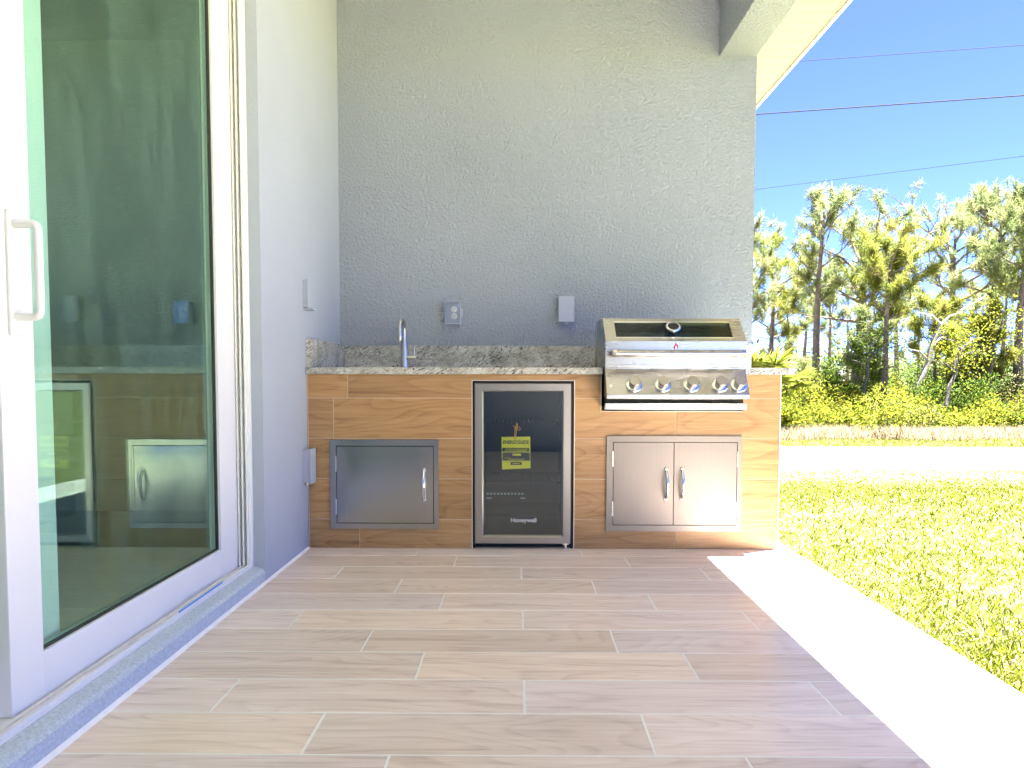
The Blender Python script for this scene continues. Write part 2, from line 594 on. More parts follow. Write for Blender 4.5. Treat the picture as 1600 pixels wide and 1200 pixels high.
# ================================================================== HOUSE
house = thing('house', (0, 4.235, 0), 'grey-blue stucco house with covered patio and white framed sliding glass door', 'house')
w = MB().box(-1.245, XR, YB, 9.5, -1.3, 3.058).build('end_wall', 'stucco', house, origin=(0, YB, 0))
tag(w, 'rough grey-blue stucco wall behind the outdoor kitchen')
mb = MB()
mb.box(-1.245, XL, 2.93, YB + 0.01, -0.2, 3.058)
tag(mb.build('side_wall', 'stucco_smooth', house, origin=(XL, 3.5, 0)), 'stucco wall, tinted lighter for its sky light, between the sliding door and the kitchen')
mb = MB()
mb.box(-1.245, XL, -1.0, 2.93, 2.52, 3.058)
mb.build('door_header', 'stucco_smooth', house)
MB().box(-1.245, XL, YREAR - 0.01, -1.0, -0.2, 3.058).build('side_wall', 'stucco_smooth', house)
MB().box(-6.2, XR - 0.002, -6.0, YREAR, -1.3, 3.058).build('rear_wall', 'stucco', house)
MB().box(-1.245, XR - 0.004, YREAR - 0.2, YB + 0.2, 3.06, 3.16).build('ceiling', 'ceiling_paint', house)
MB().box(1.165, XR - 0.003, YREAR - 0.01, YB + 0.004, 2.714, 3.062).build('beam', 'stucco', house, bevel=0.006)
# eaves: soffit, fascia, roof
SOF_Z = 2.90; SOF_X = 1.80
MB().box(XR - 0.02, SOF_X - 0.012, -8, 10, SOF_Z, SOF_Z + 0.02).build('soffit', 'soffit_vinyl', house)
MB().box(SOF_X - 0.016, SOF_X + 0.006, -8, 10, SOF_Z - 0.012, SOF_Z + 0.17).build('fascia', 'white_vinyl', house, bevel=0.003)
mb = MB()
mb.prism([(SOF_X + 0.03, SOF_Z + 0.172), (SOF_X + 0.03, SOF_Z + 0.20), (-5.2, 5.0), (-12, 3.1), (-12, 3.07), (-5.2, 4.95)], -8.2, 10.2, 1)
mb.build('roof', 'roof_shingle', house)
# room behind the glass
MB().box(-6.2, -6.0, YREAR, YB, -0.2, 3.0).build('interior_wall', 'interior_paint', house)
MB().box(-6.0, -1.247, YB - 0.02, YB + 0.2, -0.2, 3.0).build('interior_wall', 'interior_paint', house)
MB().box(-6.0, -1.19, YREAR + 0.001, YB - 0.02, -0.2, 0.06).build('interior_floor', 'interior_tile', house)
MB().box(-6.0, -1.247, YREAR + 0.001, YB - 0.02, 2.8, 3.0).build('interior_ceiling', 'interior_paint', house)
# sill of painted concrete under the door
mb = MB()
mb.prism([(XL - 0.0005, -0.1), (XL - 0.0005, 0.050), (XL - 0.012, 0.060), (-1.095, 0.070), (-1.20, 0.070), (-1.20, -0.1)], -1.0, 2.929, 1)
s_ = mb.build('door_sill', 'sill_concrete', house)
tag(s_, 'rough painted concrete sill under the sliding door')
MB().prism([(XL + 0.0003, -0.0005), (XL + 0.011, -0.0005), (XL + 0.005, 0.004), (XL + 0.0003, 0.009)], YREAR + 0.01, YF - 0.002, 1).build('caulk_bead', 'grout', house)
# door frame: jamb with three ribs, bottom track, head
mb = MB()
mb.box(-1.245, -1.092, 2.905, 2.931, 0.071, 2.53)
for k, xx in enumerate((-1.100, -1.117, -1.134, -1.19)):
    mb.box(xx - 0.0035, xx + 0.0035, 2.882, 2.9055, 0.0712, 2.50)
fr = mb.build('door_frame', 'track_vinyl', house, bevel=0.0015, segs=1)
mb = MB()
mb.box(-1.245, -1.092, -0.995, 2.905, 0.0705, 0.078)
for xx in (-1.098, -1.125, -1.180, -1.215):
    mb.box(xx - 0.003, xx + 0.003, -0.995, 2.882, 0.0775, 0.088 if xx > -1.12 else 0.084)
tk = mb.build('track', 'white_vinyl', house)
set_parent(tk, house) if tk.parent is None else None
MB().box(-1.098, -1.0945, 2.28, 2.62, 0.088, 0.0925).build('tape', 'blue_film', house)
MB().box(-1.245, -1.094, -0.995, 2.905, 2.475, 2.53).build('door_head', 'track_vinyl', house)

def slider(y0, y1, xf, st_l, st_r, label):
    """sliding panel: frame with glass, front face at xf"""
    z0, z1 = 0.079, 2.48
    d = 0.045
    mb = MB()
    mb.box(xf - d, xf, y0, y0 + st_l, z0, z1)
    mb.box(xf - d, xf, y1 - st_r, y1, z0, z1)
    mb.box(xf - d, xf - 0.0006, y0 + st_l, y1 - st_r, z0, 0.190)
    mb.box(xf - d, xf - 0.0006, y0 + st_l, y1 - st_r, z1 - 0.10, z1)
    p = mb.build('sliding_door', 'white_vinyl', house, bevel=0.0025, segs=2, origin=(xf, (y0 + y1) / 2, 0))
    tag(p, label)
    g0, g1 = y0 + st_l, y1 - st_r
    MB().box(xf - 0.028, xf - 0.022, g0 - 0.01, g1 + 0.01, 0.18, z1 - 0.09).build('glass_pane', 'door_glass', p)
    mb = MB()   # dark glazing gasket round the pane
    q = 0.005
    mb.box(xf - 0.021, xf - 0.010, g0, g0 + q, 0.19, z1 - 0.1)
    mb.box(xf - 0.021, xf - 0.010, g1 - q, g1, 0.19, z1 - 0.1)
    mb.box(xf - 0.0211, xf - 0.010, g0 + q, g1 - q, 0.19, 0.19 + q)
    mb.box(xf - 0.0211, xf - 0.010, g0 + q, g1 - q, z1 - 0.1 - q, z1 - 0.1)
    mb.build('gasket', 'gasket', p)
    return p

p1 = slider(1.572, 2.890, XDOOR, 0.113, 0.168, 'white sliding door panel with a white pull handle')
# pull handle
mb = MB()
mb.box(XDOOR, XDOOR + 0.008, 1.600, 1.636, 0.945, 1.225)
hp = mb.build('handle_plate', 'white_vinyl', p1, bevel=0.003)
hx = XDOOR + 0.062
pts = [(XDOOR + 0.004, 1.618, 1.195), (hx - 0.012, 1.618, 1.195), (hx - 0.003, 1.618, 1.191), (hx, 1.618, 1.182),
       (hx, 1.618, 1.0), (hx - 0.003, 1.618, 0.991), (hx - 0.012, 1.618, 0.987), (XDOOR + 0.004, 1.618, 0.987)]
MB().tube(pts, 0.0095, 10).build('handle', 'white_vinyl', p1, smooth=True)
slider(0.25, 1.835, -1.197, 0.10, 0.080, 'white sliding door panel behind the front panel')
slider(-0.99, 0.34, XDOOR, 0.11, 0.09, 'white sliding door panel at the far track end')

# ================================================================== KITCHEN ISLAND
isl = thing('outdoor_kitchen', (0.1, YF, 0), 'outdoor kitchen counter faced with wood-look planks under a speckled granite top', 'outdoor kitchen')
FX0, FX1, FZ1 = -0.220, 0.286, 0.842     # cooler opening
GX0, GX1, GZ0 = 0.420, 1.120, 0.693      # grill opening
YC = YF + 0.0022                          # core face behind the planks
mb = MB()
mb.box(-1.043, FX0 - 0.003, YC, YB - 0.002, 0.0, 0.874)
mb.box(FX1 + 0.003, GX0 - 0.003, YC, YB - 0.003, 0.0, 0.874)
mb.box(GX0 - 0.003, GX1 + 0.003, YC + 0.0005, YB - 0.004, 0.0, GZ0 - 0.003)
mb.box(GX1 + 0.003, 1.296, YC, YB - 0.003, 0.0, 0.874)
mb.box(FX0 - 0.003, FX1 + 0.003, YC + 0.0005, YB - 0.004, FZ1 + 0.003, 0.8735)
mb.box(FX0 - 0.003, FX1 + 0.003, YB - 0.05, YB - 0.005, 0.0, FZ1 + 0.003)
mb.box(GX0 - 0.003, GX1 + 0.003, YB - 0.06, YB - 0.005, GZ0 - 0.003, 0.8735)
base = mb.build('base', 'grout_tan', isl)
ZR = [0.0, 0.147, 0.351, 0.554, 0.755, 0.8735]
XS, XE = XL + 0.006, 1.305
polys = []
def rect(a, b, r_): polys.append([(a, ZR[r_]), (b, ZR[r_]), (b, ZR[r_ + 1]), (a, ZR[r_ + 1])])
for r_, cuts in ((0, (-0.787, 0.794)), (1, (-0.62, 0.80)), (2, (-0.70, 0.79))):
    rect(XS, cuts[0], r_); rect(cuts[0], FX0, r_); rect(FX1, cuts[1], r_); rect(cuts[1], XE, r_)
rect(XS, -0.912, 3); rect(-0.912, FX0, 3)
polys.append([(FX1, .554), (.794, .554), (.794, GZ0), (GX0, GZ0), (GX0, .755), (FX1, .755)])
polys.append([(.794, .554), (XE, .554), (XE, .755), (GX1, .755), (GX1, GZ0), (.794, GZ0)])
rect(XS, -0.84, 4)
polys.append([(-.84, .755), (FX0, .755), (FX0, FZ1), (-.039, FZ1), (-.039, .8735), (-.84, .8735)])
polys.append([(-.039, FZ1), (FX1, FZ1), (FX1, .755), (GX0, .755), (GX0, .8735), (-.039, .8735)])
rect(GX1, XE, 4)

def inset(poly, d):
    n = len(poly); out = []
    for i in range(n):
        p0, p1, p2 = Vector(poly[i - 1]), Vector(poly[i]), Vector(poly[(i + 1) % n])
        d1 = (p1 - p0).normalized(); d2 = (p2 - p1).normalized()
        n1 = Vector((-d1.y, d1.x)); n2 = Vector((-d2.y, d2.x))
        out.append(tuple(p1 + (n1 + n2) * d))
    return out

for poly in polys:
    a = inset(poly, 0.0016); b = inset(poly, 0.0026)
    cx = sum(p[0] for p in poly) / len(poly); cz = sum(p[1] for p in poly) / len(poly)
    n = len(poly)
    vs = [(p[0], YF + 0.0085, p[1]) for p in a] + [(p[0], YF + 0.0013, p[1]) for p in a] + [(p[0], YF, p[1]) for p in b]
    fs = [tuple(range(2 * n, 3 * n))]
    for r_ in (0, n):
        for q in range(n):
            q2 = (q + 1) % n
            fs.append((r_ + q, r_ + q2, r_ + n + q2, r_ + n + q))
    MB().add(vs, fs).build('plank', 'panel_wood', isl, origin=(cx, YF, cz))
# side cladding and corner trim
for r_ in range(5):
    mb = MB().box(1.2965, 1.304, YF + 0.012, YB - 0.003, ZR[r_] + 0.0013, ZR[r_ + 1] - 0.0013)
    mb.build('plank', 'panel_wood', isl, origin=(1.30, 3.9, (ZR[r_] + ZR[r_ + 1]) / 2))
MB().box(1.3045, 1.3095, YF - 0.0015, YF + 0.010, 0.001, 0.8735).build('edge_trim', 'trim_alu', isl)
mb = MB()
e = 0.0035
mb.box(FX0 - e, FX0 + 0.0005, YF - 0.0012, YF + 0.02, 0.001, FZ1)
mb.box(FX1 - 0.0005, FX1 + e, YF - 0.0012, YF + 0.02, 0.001, FZ1)
mb.box(FX0 - e, FX1 + e, YF - 0.0012, YF + 0.02, FZ1 + 0.0002, FZ1 + e)
mb.build('edge_trim', 'trim_alu', isl)
mb = MB()
mb.box(GX0 - e, GX0 + 0.0005, YF - 0.0012, YF + 0.02, GZ0, 0.873)
mb.box(GX0 - e, GX1, YF - 0.0012, YF + 0.02, GZ0 - e, GZ0 - 0.0002)
mb.build('edge_trim', 'trim_alu', isl)
# countertop: a slab with holes for sink and grill
xb = [XL + 0.002, -0.86, -0.42, 0.424, 1.112, 1.378]
yb = [YF - 0.024, 3.68, 4.02, 4.13, YB - 0.001]
CZ0, CZ1 = 0.8745, 0.907
def solid(i, j):
    if i < 0 or j < 0 or i >= len(xb) - 1 or j >= len(yb) - 1: return False
    if i == 1 and j == 1: return False
    if i == 3 and j <= 2: return False
    return True
mb = MB()
for i in range(len(xb) - 1):
    for j in range(len(yb) - 1):
        if not solid(i, j): continue
        x0, x1, y0, y1 = xb[i], xb[i + 1], yb[j], yb[j + 1]
        mb.add([(x0, y0, CZ1), (x1, y0, CZ1), (x1, y1, CZ1), (x0, y1, CZ1)], [(0, 1, 2, 3)])
        mb.add([(x0, y0, CZ0), (x1, y0, CZ0), (x1, y1, CZ0), (x0, y1, CZ0)], [(3, 2, 1, 0)])
        if not solid(i - 1, j): mb.add([(x0, y0, CZ0), (x0, y1, CZ0), (x0, y1, CZ1), (x0, y0, CZ1)], [(3, 2, 1, 0)])
        if not solid(i + 1, j): mb.add([(x1, y0, CZ0), (x1, y1, CZ0), (x1, y1, CZ1), (x1, y0, CZ1)], [(0, 1, 2, 3)])
        if not solid(i, j - 1): mb.add([(x0, y0, CZ0), (x1, y0, CZ0), (x1, y0, CZ1), (x0, y0, CZ1)], [(0, 1, 2, 3)])
        if not solid(i, j + 1): mb.add([(x0, y1, CZ0), (x1, y1, CZ0), (x1, y1, CZ1), (x0, y1, CZ1)], [(3, 2, 1, 0)])
top = mb.build('countertop', 'granite', isl)
bm = bmesh.new(); bm.from_mesh(top.data)
bmesh.ops.remove_doubles(bm, verts=bm.verts, dist=1e-4)
bm.to_mesh(top.data); bm.free()
MB().box(XL + 0.032, XR - 0.012, YB - 0.030, YB - 0.0005, CZ1 + 0.0005, 1.046).build('backsplash', 'granite', isl, bevel=0.0015, segs=1)
MB().box(XL + 0.0005, XL + 0.0315, YF - 0.004, YB - 0.0007, CZ1 + 0.0005, 1.049).build('side_splash', 'granite', isl, bevel=0.0015, segs=1)
# sink bowl
mb = MB()
sx0, sx1, sy0, sy1, sz = -0.868, -0.412, 3.672, 4.028, 0.70
mb.add([(sx0, sy0, CZ0 - .001), (sx1, sy0, CZ0 - .001), (sx1, sy1, CZ0 - .001), (sx0, sy1, CZ0 - .001),
        (sx0 + .02, sy0 + .02, sz), (sx1 - .02, sy0 + .02, sz), (sx1 - .02, sy1 - .02, sz), (sx0 + .02, sy1 - .02, sz)],
       [(0, 1, 5, 4), (1, 2, 6, 5), (2, 3, 7, 6), (3, 0, 4, 7), (4, 5, 6, 7)])
mb.build('sink_bowl', 'steel_x', isl)

# faucet
FXC, FYC = -0.640, 4.075
fa = thing('faucet', (FXC, FYC, CZ1), 'brushed nickel gooseneck faucet at the back of the counter', 'faucet')
MB().lathe([(0, .026), (.006, .026), (.008, .0215), (.10, .0205), (.15, .013), (.175, .0115)], (FXC, FYC, CZ1), (0, 0, 1), 24).build('body', 'nickel', fa, smooth=True)
pts = []
for k in range(15):
    th = math.pi * k / 14
    pts.append((FXC - 0.004 * (1 - math.cos(th)), FYC - 0.055 * (1 - math.cos(th)), 1.125 + 0.055 * math.sin(th)))
pts = [(FXC, FYC, 1.06)] + pts + [(FXC - 0.008, FYC - 0.110, 1.105)]
MB().tube(pts, 0.0115, 14).build('spout', 'nickel', fa, smooth=True)
MB().lathe([(0, .0135), (.004, .0155), (.05, .0155), (.056, .013)], (FXC - .008, FYC - .110, 1.112), (0, 0, -1), 20).build('spray_head', 'nickel', fa, smooth=True)
h_ = MB().lathe([(0, .014), (.05, .014), (.055, .012)], (FXC + .012, FYC - .004, CZ1 + 0.062), (1, 0, 0), 18).build('handle', 'nickel', fa, smooth=True)
MB().tube([(FXC + .056, FYC - .004, CZ1 + .062), (FXC + .058, FYC - .004, CZ1 + .125)], [.0045, .0035], 8).build('lever', 'nickel', h_, smooth=True)

# ================================================================== STAINLESS ACCESS DOORS
def panel_grid(x0, x1, z0, z1, y, bulge, nx_=14, nz_=12, depth=0.010):
    """door skin with a slight oil-can bulge, closed at the rim"""
    mb = MB(); vs = []
    for j in range(nz_ + 1):
        for i in range(nx_ + 1):
            u, v = i / nx_, j / nz_
            b = bulge * (math.sin(math.pi * u) * math.sin(math.pi * v)) ** 0.7 \
                + 0.25 * bulge * math.sin(2 * math.pi * u * 1.3 + 1) * math.sin(math.pi * v) * math.sin(math.pi * u)
            vs.append((x0 + (x1 - x0) * u, y - b, z0 + (z1 - z0) * v))
    st = nx_ + 1
    fs = [(j * st + i, j * st + i + 1, (j + 1) * st + i + 1, (j + 1) * st + i) for j in range(nz_) for i in range(nx_)]
    mb.add(vs, fs)
    mb.add([(x0, y, z0), (x1, y, z0), (x1, y, z1), (x0, y, z1), (x0, y + depth, z0), (x1, y + depth, z0), (x1, y + depth, z1), (x0, y + depth, z1)],
           [(0, 1, 5, 4), (1, 2, 6, 5), (2, 3, 7, 6), (3, 0, 4, 7), (4, 5, 6, 7)])
    return mb

def door_frame(x0, x1, z0, z1, ix0, ix1, iz0, iz1, yf, name, parent, mat):
    mb = MB()
    d = YF - yf - 0.0005
    mb.box(x0, ix0, yf, yf + d, z0, z1)
    mb.box(ix1, x1, yf, yf + d, z0, z1)
    mb.box(ix0, ix1, yf, yf + d, z0, iz0)
    mb.box(ix0, ix1, yf, yf + d, iz1, z1)
    f = mb.build(name, mat, parent)
    # rolled outer edge
    bm = bmesh.new(); bm.from_mesh(f.data)
    bmesh.ops.remove_doubles(bm, verts=bm.verts, dist=1e-5)
    bm.to_mesh(f.data); bm.free()
    return f

def arc_handle(x, zc, half, y, mat, parent, name='handle'):
    pts = []; rad = []
    for k in range(13):
        u = -1 + 2 * k / 12
        pts.append((x, y - 0.006 - 0.028 * (1 - u * u), zc + half * u))
        rad.append(0.0052 + 0.0038 * (1 - abs(u)) ** 0.7)
    h = MB().tube(pts, rad, 12).build(name, mat, parent, smooth=True, origin=(x, y, zc))
    for s in (-1, 1):
        MB().lathe([(0, .011), (.002, .011), (.005, .0075), (.009, .006)], (x, y, zc + s * half), (0, -1, 0), 16).build('mount', mat, h, smooth=True)
    return h

YP = YF - 0.011
ad = thing('access_door', (-0.66, YF, 0.1), 'single stainless steel access door on the left of the kitchen', 'access door')
door_frame(-0.930, -0.388, 0.101, 0.547, -0.899, -0.412, 0.128, 0.518, YP, 'frame', ad, 'steel_z')
MB().box(-0.899, -0.412, YF - 0.0015, YF - 0.0005, 0.128, 0.518).build('shadow_gap', 'black', ad)
dp = panel_grid(-0.8955, -0.4155, 0.1315, 0.5135, YP + 0.0005, 0.0065, depth=0.006).build('door_panel', 'steel_z', ad, smooth=True, origin=(-0.655, YP, 0.32))
arc_handle(-0.461, 0.322, 0.074, YP - 0.0005, 'chrome', dp)
for z in (0.427, 0.212):
    MB().box(-0.9035, -0.8965, YP - 0.0025, YP + 0.004, z - 0.039, z + 0.039).build('hinge', 'chrome', ad, bevel=0.001)

dd = thing('access_door', (0.783, YF, 0.09), 'double stainless steel access door below the grill', 'access door')
door_frame(0.448, 1.118, 0.092, 0.569, 0.479, 1.0965, 0.122, 0.540, YP, 'frame', dd, 'steel_dimmed')
MB().box(0.479, 1.0965, YF - 0.0015, YF - 0.0005, 0.122, 0.540).build('shadow_gap', 'black', dd)
for (a, b, hxx, hinge_x) in ((0.4825, 0.7795, 0.744, 0.478), (0.7835, 1.093, 0.822, 1.0975)):
    p = panel_grid(a, b, 0.1255, 0.5365, YP + 0.0005, 0.0015, depth=0.006).build('door_panel', 'steel_dimmed', dd, smooth=True, origin=((a + b) / 2, YP, 0.33))
    h = arc_handle(hxx, 0.329, 0.074, YP - 0.0005, 'chrome', p)
    MB().lathe([(0, .004), (.003, .004), (.004, .003)], (hxx + .013, YP - .0005, 0.325), (0, -1, 0), 12).build('lock', 'chrome', p, smooth=True)
    for z in (0.455, 0.205):
        MB().box(hinge_x - 0.0035, hinge_x + 0.0035, YP - 0.002, YP + 0.004, z - 0.039, z + 0.039).build('hinge', 'steel_x', dd, bevel=0.001)

# ================================================================== BEVERAGE COOLER
co = thing('beverage_cooler', (0.03, YF, 0), 'undercounter beverage cooler with steel framed dark glass door', 'beverage cooler')
mb = MB()   # open-fronted cabinet
x0, x1, z0, z1, y0, y1 = -0.206, 0.268, 0.022, 0.832, YF + 0.032, YB - 0.10
mb.box(x0, x0 + 0.03, y0, y1, z0, z1); mb.box(x1 - 0.03, x1, y0, y1, z0, z1)
mb.box(x0 + 0.03, x1 - 0.03, y0, y1, z1 - 0.03, z1); mb.box(x0 + 0.03, x1 - 0.03, y0, y1, z0, z0 + 0.035)
mb.box(x0 + 0.03, x1 - 0.03, y1 - 0.03, y1, z0 + 0.035, z1 - 0.03)
mb.build('cabinet', 'dark_liner', co)
MB().box(FX0 + 0.001, FX1 - 0.001, YF + 0.04, YF + 0.045, 0.001, 0.021).build('kick_plate', 'black', co)
# black fillers standing in for the shaded gap around the door
mb = MB()
mb.box(FX0 + 0.0008, x0 - 0.0005, YF + 0.006, YF + 0.2, 0.001, FZ1 - 0.001)
mb.box(x1 + 0.0005, FX1 - 0.0008, YF + 0.006, YF + 0.2, 0.001, FZ1 - 0.001)
mb.box(x0 - 0.0005, x1 + 0.0005, YF + 0.006, YF + 0.2, z1 + 0.0005, FZ1 - 0.001)
mb.build('gap_shade', 'black', co)
# mitred frame rails with sloping inner lip
ox0, ox1, oz0, oz1 = -0.208, 0.270, 0.028, 0.829
ix0, ix1, iz0, iz1 = -0.165, 0.226, 0.068, 0.786
yd = YF - 0.012
def rail(o0, o1, i0, i1):
    """o0,o1 outer corners, i0,i1 inner corners (x,z)"""
    o0, o1, i0, i1 = map(Vector, (o0, o1, i0, i1))
    g = 0.0004
    along = (o1 - o0).normalized()
    o0 = o0 + along * g; o1 = o1 - along * g; i0 = i0 + along * g; i1 = i1 - along * g
    lip0 = i0 + (o0 - i0) * 0.16; lip1 = i1 + (o1 - i1) * 0.16
    q0 = o0 + (i0 - o0) * 0.06; q1 = o1 + (i1 - o1) * 0.06
    P = lambda p, y: (p.x, y, p.y)
    vs = [P(o0, yd + .03), P(o1, yd + .03), P(o0, yd + .003), P(o1, yd + .003), P(q0, yd), P(q1, yd), P(lip0, yd), P(lip1, yd),
          P(i0, yd + .010), P(i1, yd + .010), P(i0, yd + .03), P(i1, yd + .03)]
    fs = [(0, 1, 3, 2), (2, 3, 5, 4), (4, 5, 7, 6), (6, 7, 9, 8), (8, 9, 11, 10), (10, 11, 1, 0), (0, 2, 4, 6, 8, 10), (1, 11, 9, 7, 5, 3)]
    return MB().add(vs, fs).build('frame_rail', 'steel_warm', co)
rail((ox0, oz1), (ox1, oz1), (ix0, iz1), (ix1, iz1))
rail((ox1, oz0), (ox0, oz0), (ix1, iz0), (ix0, iz0))
rail((ox0, oz0), (ox0, oz1), (ix0, iz0), (ix0, iz1))
rail((ox1, oz1), (ox1, oz0), (ix1, iz1), (ix1, iz0))
gp = MB().box(ix0 - 0.006, ix1 + 0.006, yd + 0.012, yd + 0.016, iz0 - 0.006, iz1 + 0.006).build('glass_pane', 'cooler_glass', co, origin=(0.03, yd, 0.43))
text_mesh('lettering', 'Honeywell', 0.030, (0.036, yd + 0.0112, 0.144), None, 'print_grey', gp, bold=0.0006)
for z in (0.625, 0.33):     # wire shelves
    mb = MB()
    for k in range(3):
        mb.tube([(x0 + .032, YF + .05 + .18 * k, z), (x1 - .032, YF + .05 + .18 * k, z)], 0.003, 6)
    for k in range(18):
        xx = x0 + .045 + k * 0.0225
        mb.tube([(xx, YF + .05, z + .003), (xx, YF + .41, z + .003)], 0.0015, 5)
    mb.build('shelf', 'black', co)
mb = MB()
for k in range(11):
    mb.box(-0.150 + k * 0.0175, -0.150 + k * 0.0175 + 0.010, YF + 0.034, YF + 0.036, 0.268, 0.276)
mb.box(-0.152, -0.125, YF + 0.034, YF + 0.036, 0.247, 0.252); mb.box(0.020, 0.044, YF + 0.034, YF + 0.036, 0.247, 0.252)
mb.build('dash_row', 'print_grey', co)  # row of small grey dashes behind the glass
MB().lathe([(0, .012), (.006, .012), (.010, .008), (.019, .008)], (0.247, YF + 0.004, 0.0012), (0, 0, 1), 16).build('foot', 'chrome', co, smooth=True)
MB().box(0.232, 0.262, YF - 0.006, YF + 0.02, 0.0195, 0.0265).build('hinge', 'chrome', co, bevel=0.001)

# yellow energy label hanging inside the door
ta = thing('energy_label', (0.0, YF + 0.014, 0.395), 'yellow energy label hanging on an orange string inside the cooler', 'label')
YT = YF + 0.012
mb = MB()
mb.add([(-0.072, YT, 0.398), (0.070, YT - 0.001, 0.405), (0.068, YT, 0.563), (-0.076, YT, 0.561),
        (-0.072, YT + .0006, 0.398), (0.070, YT - .0004, 0.405), (0.068, YT + .0006, 0.563), (-0.076, YT + .0006, 0.561)],
       [(0, 1, 2, 3), (7, 6, 5, 4), (0, 4, 5, 1), (1, 5, 6, 2), (2, 6, 7, 3), (3, 7, 4, 0)])
card = mb.build('card', 'tag_yellow', ta)
text_mesh('lettering', 'ENERGYGUIDE', 0.0255, (-0.003, YT - 0.0018, 0.5345), None, 'tag_ink', card, bold=0.0005, sx=0.76)
mb = MB()
for (a, b, z0_, z1_) in ((-.072, .064, .489, .507), (-.070, .066, .444, .484), (-.030, .026, .421, .436)):
    mb.box(a, b, YT - .0022, YT - .0014, z0_, z1_)
mb.box(-.072, .066, YT - .0022, YT - .0014, .4405, .4418)
mb.build('printed_panel', 'tag_ink', card)
mb = MB()
for (a, b, z0_, z1_) in ((-.060, .050, .494, .4965), (-.055, .058, .500, .502), (-.020, .022, .468, .478), (-.060, -.03, .455, .457), (-.040, .040, .449, .4515), (-.020, .016, .427, .430)):
    mb.box(a, b, YT - .0030, YT - .0024, z0_, z1_)
mb.build('printed_line', 'tag_yellow', card)
mb = MB()
mb.tube([(-.006, YT - .002, .548), (-.010, YT, .580), (-.004, YF + .03, .612), (0.002, YF + .048, .6285)], .0022, 6)
mb.tube([(-.006, YT - .002, .548), (-.002, YT, .582), (0.003, YF + .03, .610), (0.004, YF + .05, .6285)], .0022, 6)
mb.tube([(-.018, YT + .004, .618), (-.004, YT + .006, .607), (0.012, YT + .004, .612), (0.020, YT + .002, .600), (0.010, YT + .001, .595), (-.004, YT + .006, .607), (-.012, YT + .003, .600)], .002, 6)
mb.build('string', 'string_orange', ta, smooth=True)

# ================================================================== GAS GRILL
gr = thing('gas_grill', (0.768, 3.6, 0.70), 'built-in stainless gas grill with glass window hood and five knobs', 'grill')
X0, X1 = 0.428, 1.106
yf_, yt_, yb_ = 3.455, 3.575, 3.93
hz0, hz1, hz2 = 0.921, 1.033, 1.152
# hood: side cheeks, front, top, back; window opening in the sloping face
mb = MB()
prof = [(yf_, hz0), (yf_, hz1), (yt_, hz2), (yb_ - 0.10, hz2 + 0.006), (yb_, hz2 - 0.05), (yb_, hz0)]
mb.prism(prof, X0, X0 + 0.012, 0)
mb.prism(prof, X1 - 0.012, X1, 0)
th = 0.006
mb.box(X0 + 0.012, X1 - 0.012, yf_, yf_ + th, hz0, hz1)
sl = Vector((0, yt_ - yf_, hz2 - hz1)); nrm = Vector((0, -(hz2 - hz1), yt_ - yf_)).normalized()
def slope(u, x, off=0.0):
    p = Vector((x, yf_, hz1)) + sl * u + nrm * off
    return (p.x, p.y, p.z)
def slope_box(xa, xb_, ua, ub, o0, o1, m):
    vs = [slope(ua, xa, o0), slope(ua, xb_, o0), slope(ub, xb_, o0), slope(ub, xa, o0),
          slope(ua, xa, o1), slope(ua, xb_, o1), slope(ub, xb_, o1), slope(ub, xa, o1)]
    m.add(vs, [(0, 3, 2, 1), (4, 5, 6, 7), (0, 1, 5, 4), (1, 2, 6, 5), (2, 3, 7, 6), (3, 0, 4, 7)])
WX0, WX1, WU0, WU1 = 0.481, 1.047, 0.15, 0.86
xi0, xi1 = X0 + 0.012, X1 - 0.012
slope_box(xi0, WX0, 0, 1, -th, 0, mb); slope_box(WX1, xi1, 0, 1, -th, 0, mb)
slope_box(WX0, WX1, 0, WU0, -th, 0, mb); slope_box(WX0, WX1, WU1, 1, -th, 0, mb)
mb.prism([(yt_, hz2), (yb_ - 0.10, hz2 + 0.006), (yb_ - 0.10, hz2), (yt_ + 0.001, hz2 - 0.006)], xi0, xi1, 0)
mb.prism([(yb_ - 0.10, hz2 + 0.006), (yb_, hz2 - 0.05), (yb_ - 0.006, hz2 - 0.05), (yb_ - 0.10, hz2)], xi0, xi1, 0)
mb.box(xi0, xi1, yb_ - 0.006, yb_, hz0, hz2 - 0.05)
hood = mb.build('hood', 'steel_x', gr, origin=(0.768, yf_, hz0))
mb = MB(); slope_box(WX0 - 0.004, WX1 + 0.004, WU0 - 0.03, WU1 + 0.03, -0.011, -0.0065, mb)
mb.build('window', 'grill_glass', hood)
mb = MB()      # polished rim round the window
q = 0.022
slope_box(WX0, WX1, WU1 - q * 2.2, WU1, -0.006, 0.0012, mb); slope_box(WX0, WX1, WU0, WU0 + q, -0.006, 0.0012, mb)
mb.build('window_rim', 'chrome', hood)
tc = Vector(slope(0.50, 0.762, 0.0))
tm = MB().lathe([(-0.01, .026), (.004, .030), (.012, .037), (.020, .037), (.024, .033), (.0245, .027), (.018, .025)], tc, nrm, 28).build('thermometer', 'chrome', hood, smooth=True)
MB().lathe([(0, .0255), (.0006, .0255)], tc + nrm * 0.0185, nrm, 24).build('dial', 'black', tm)
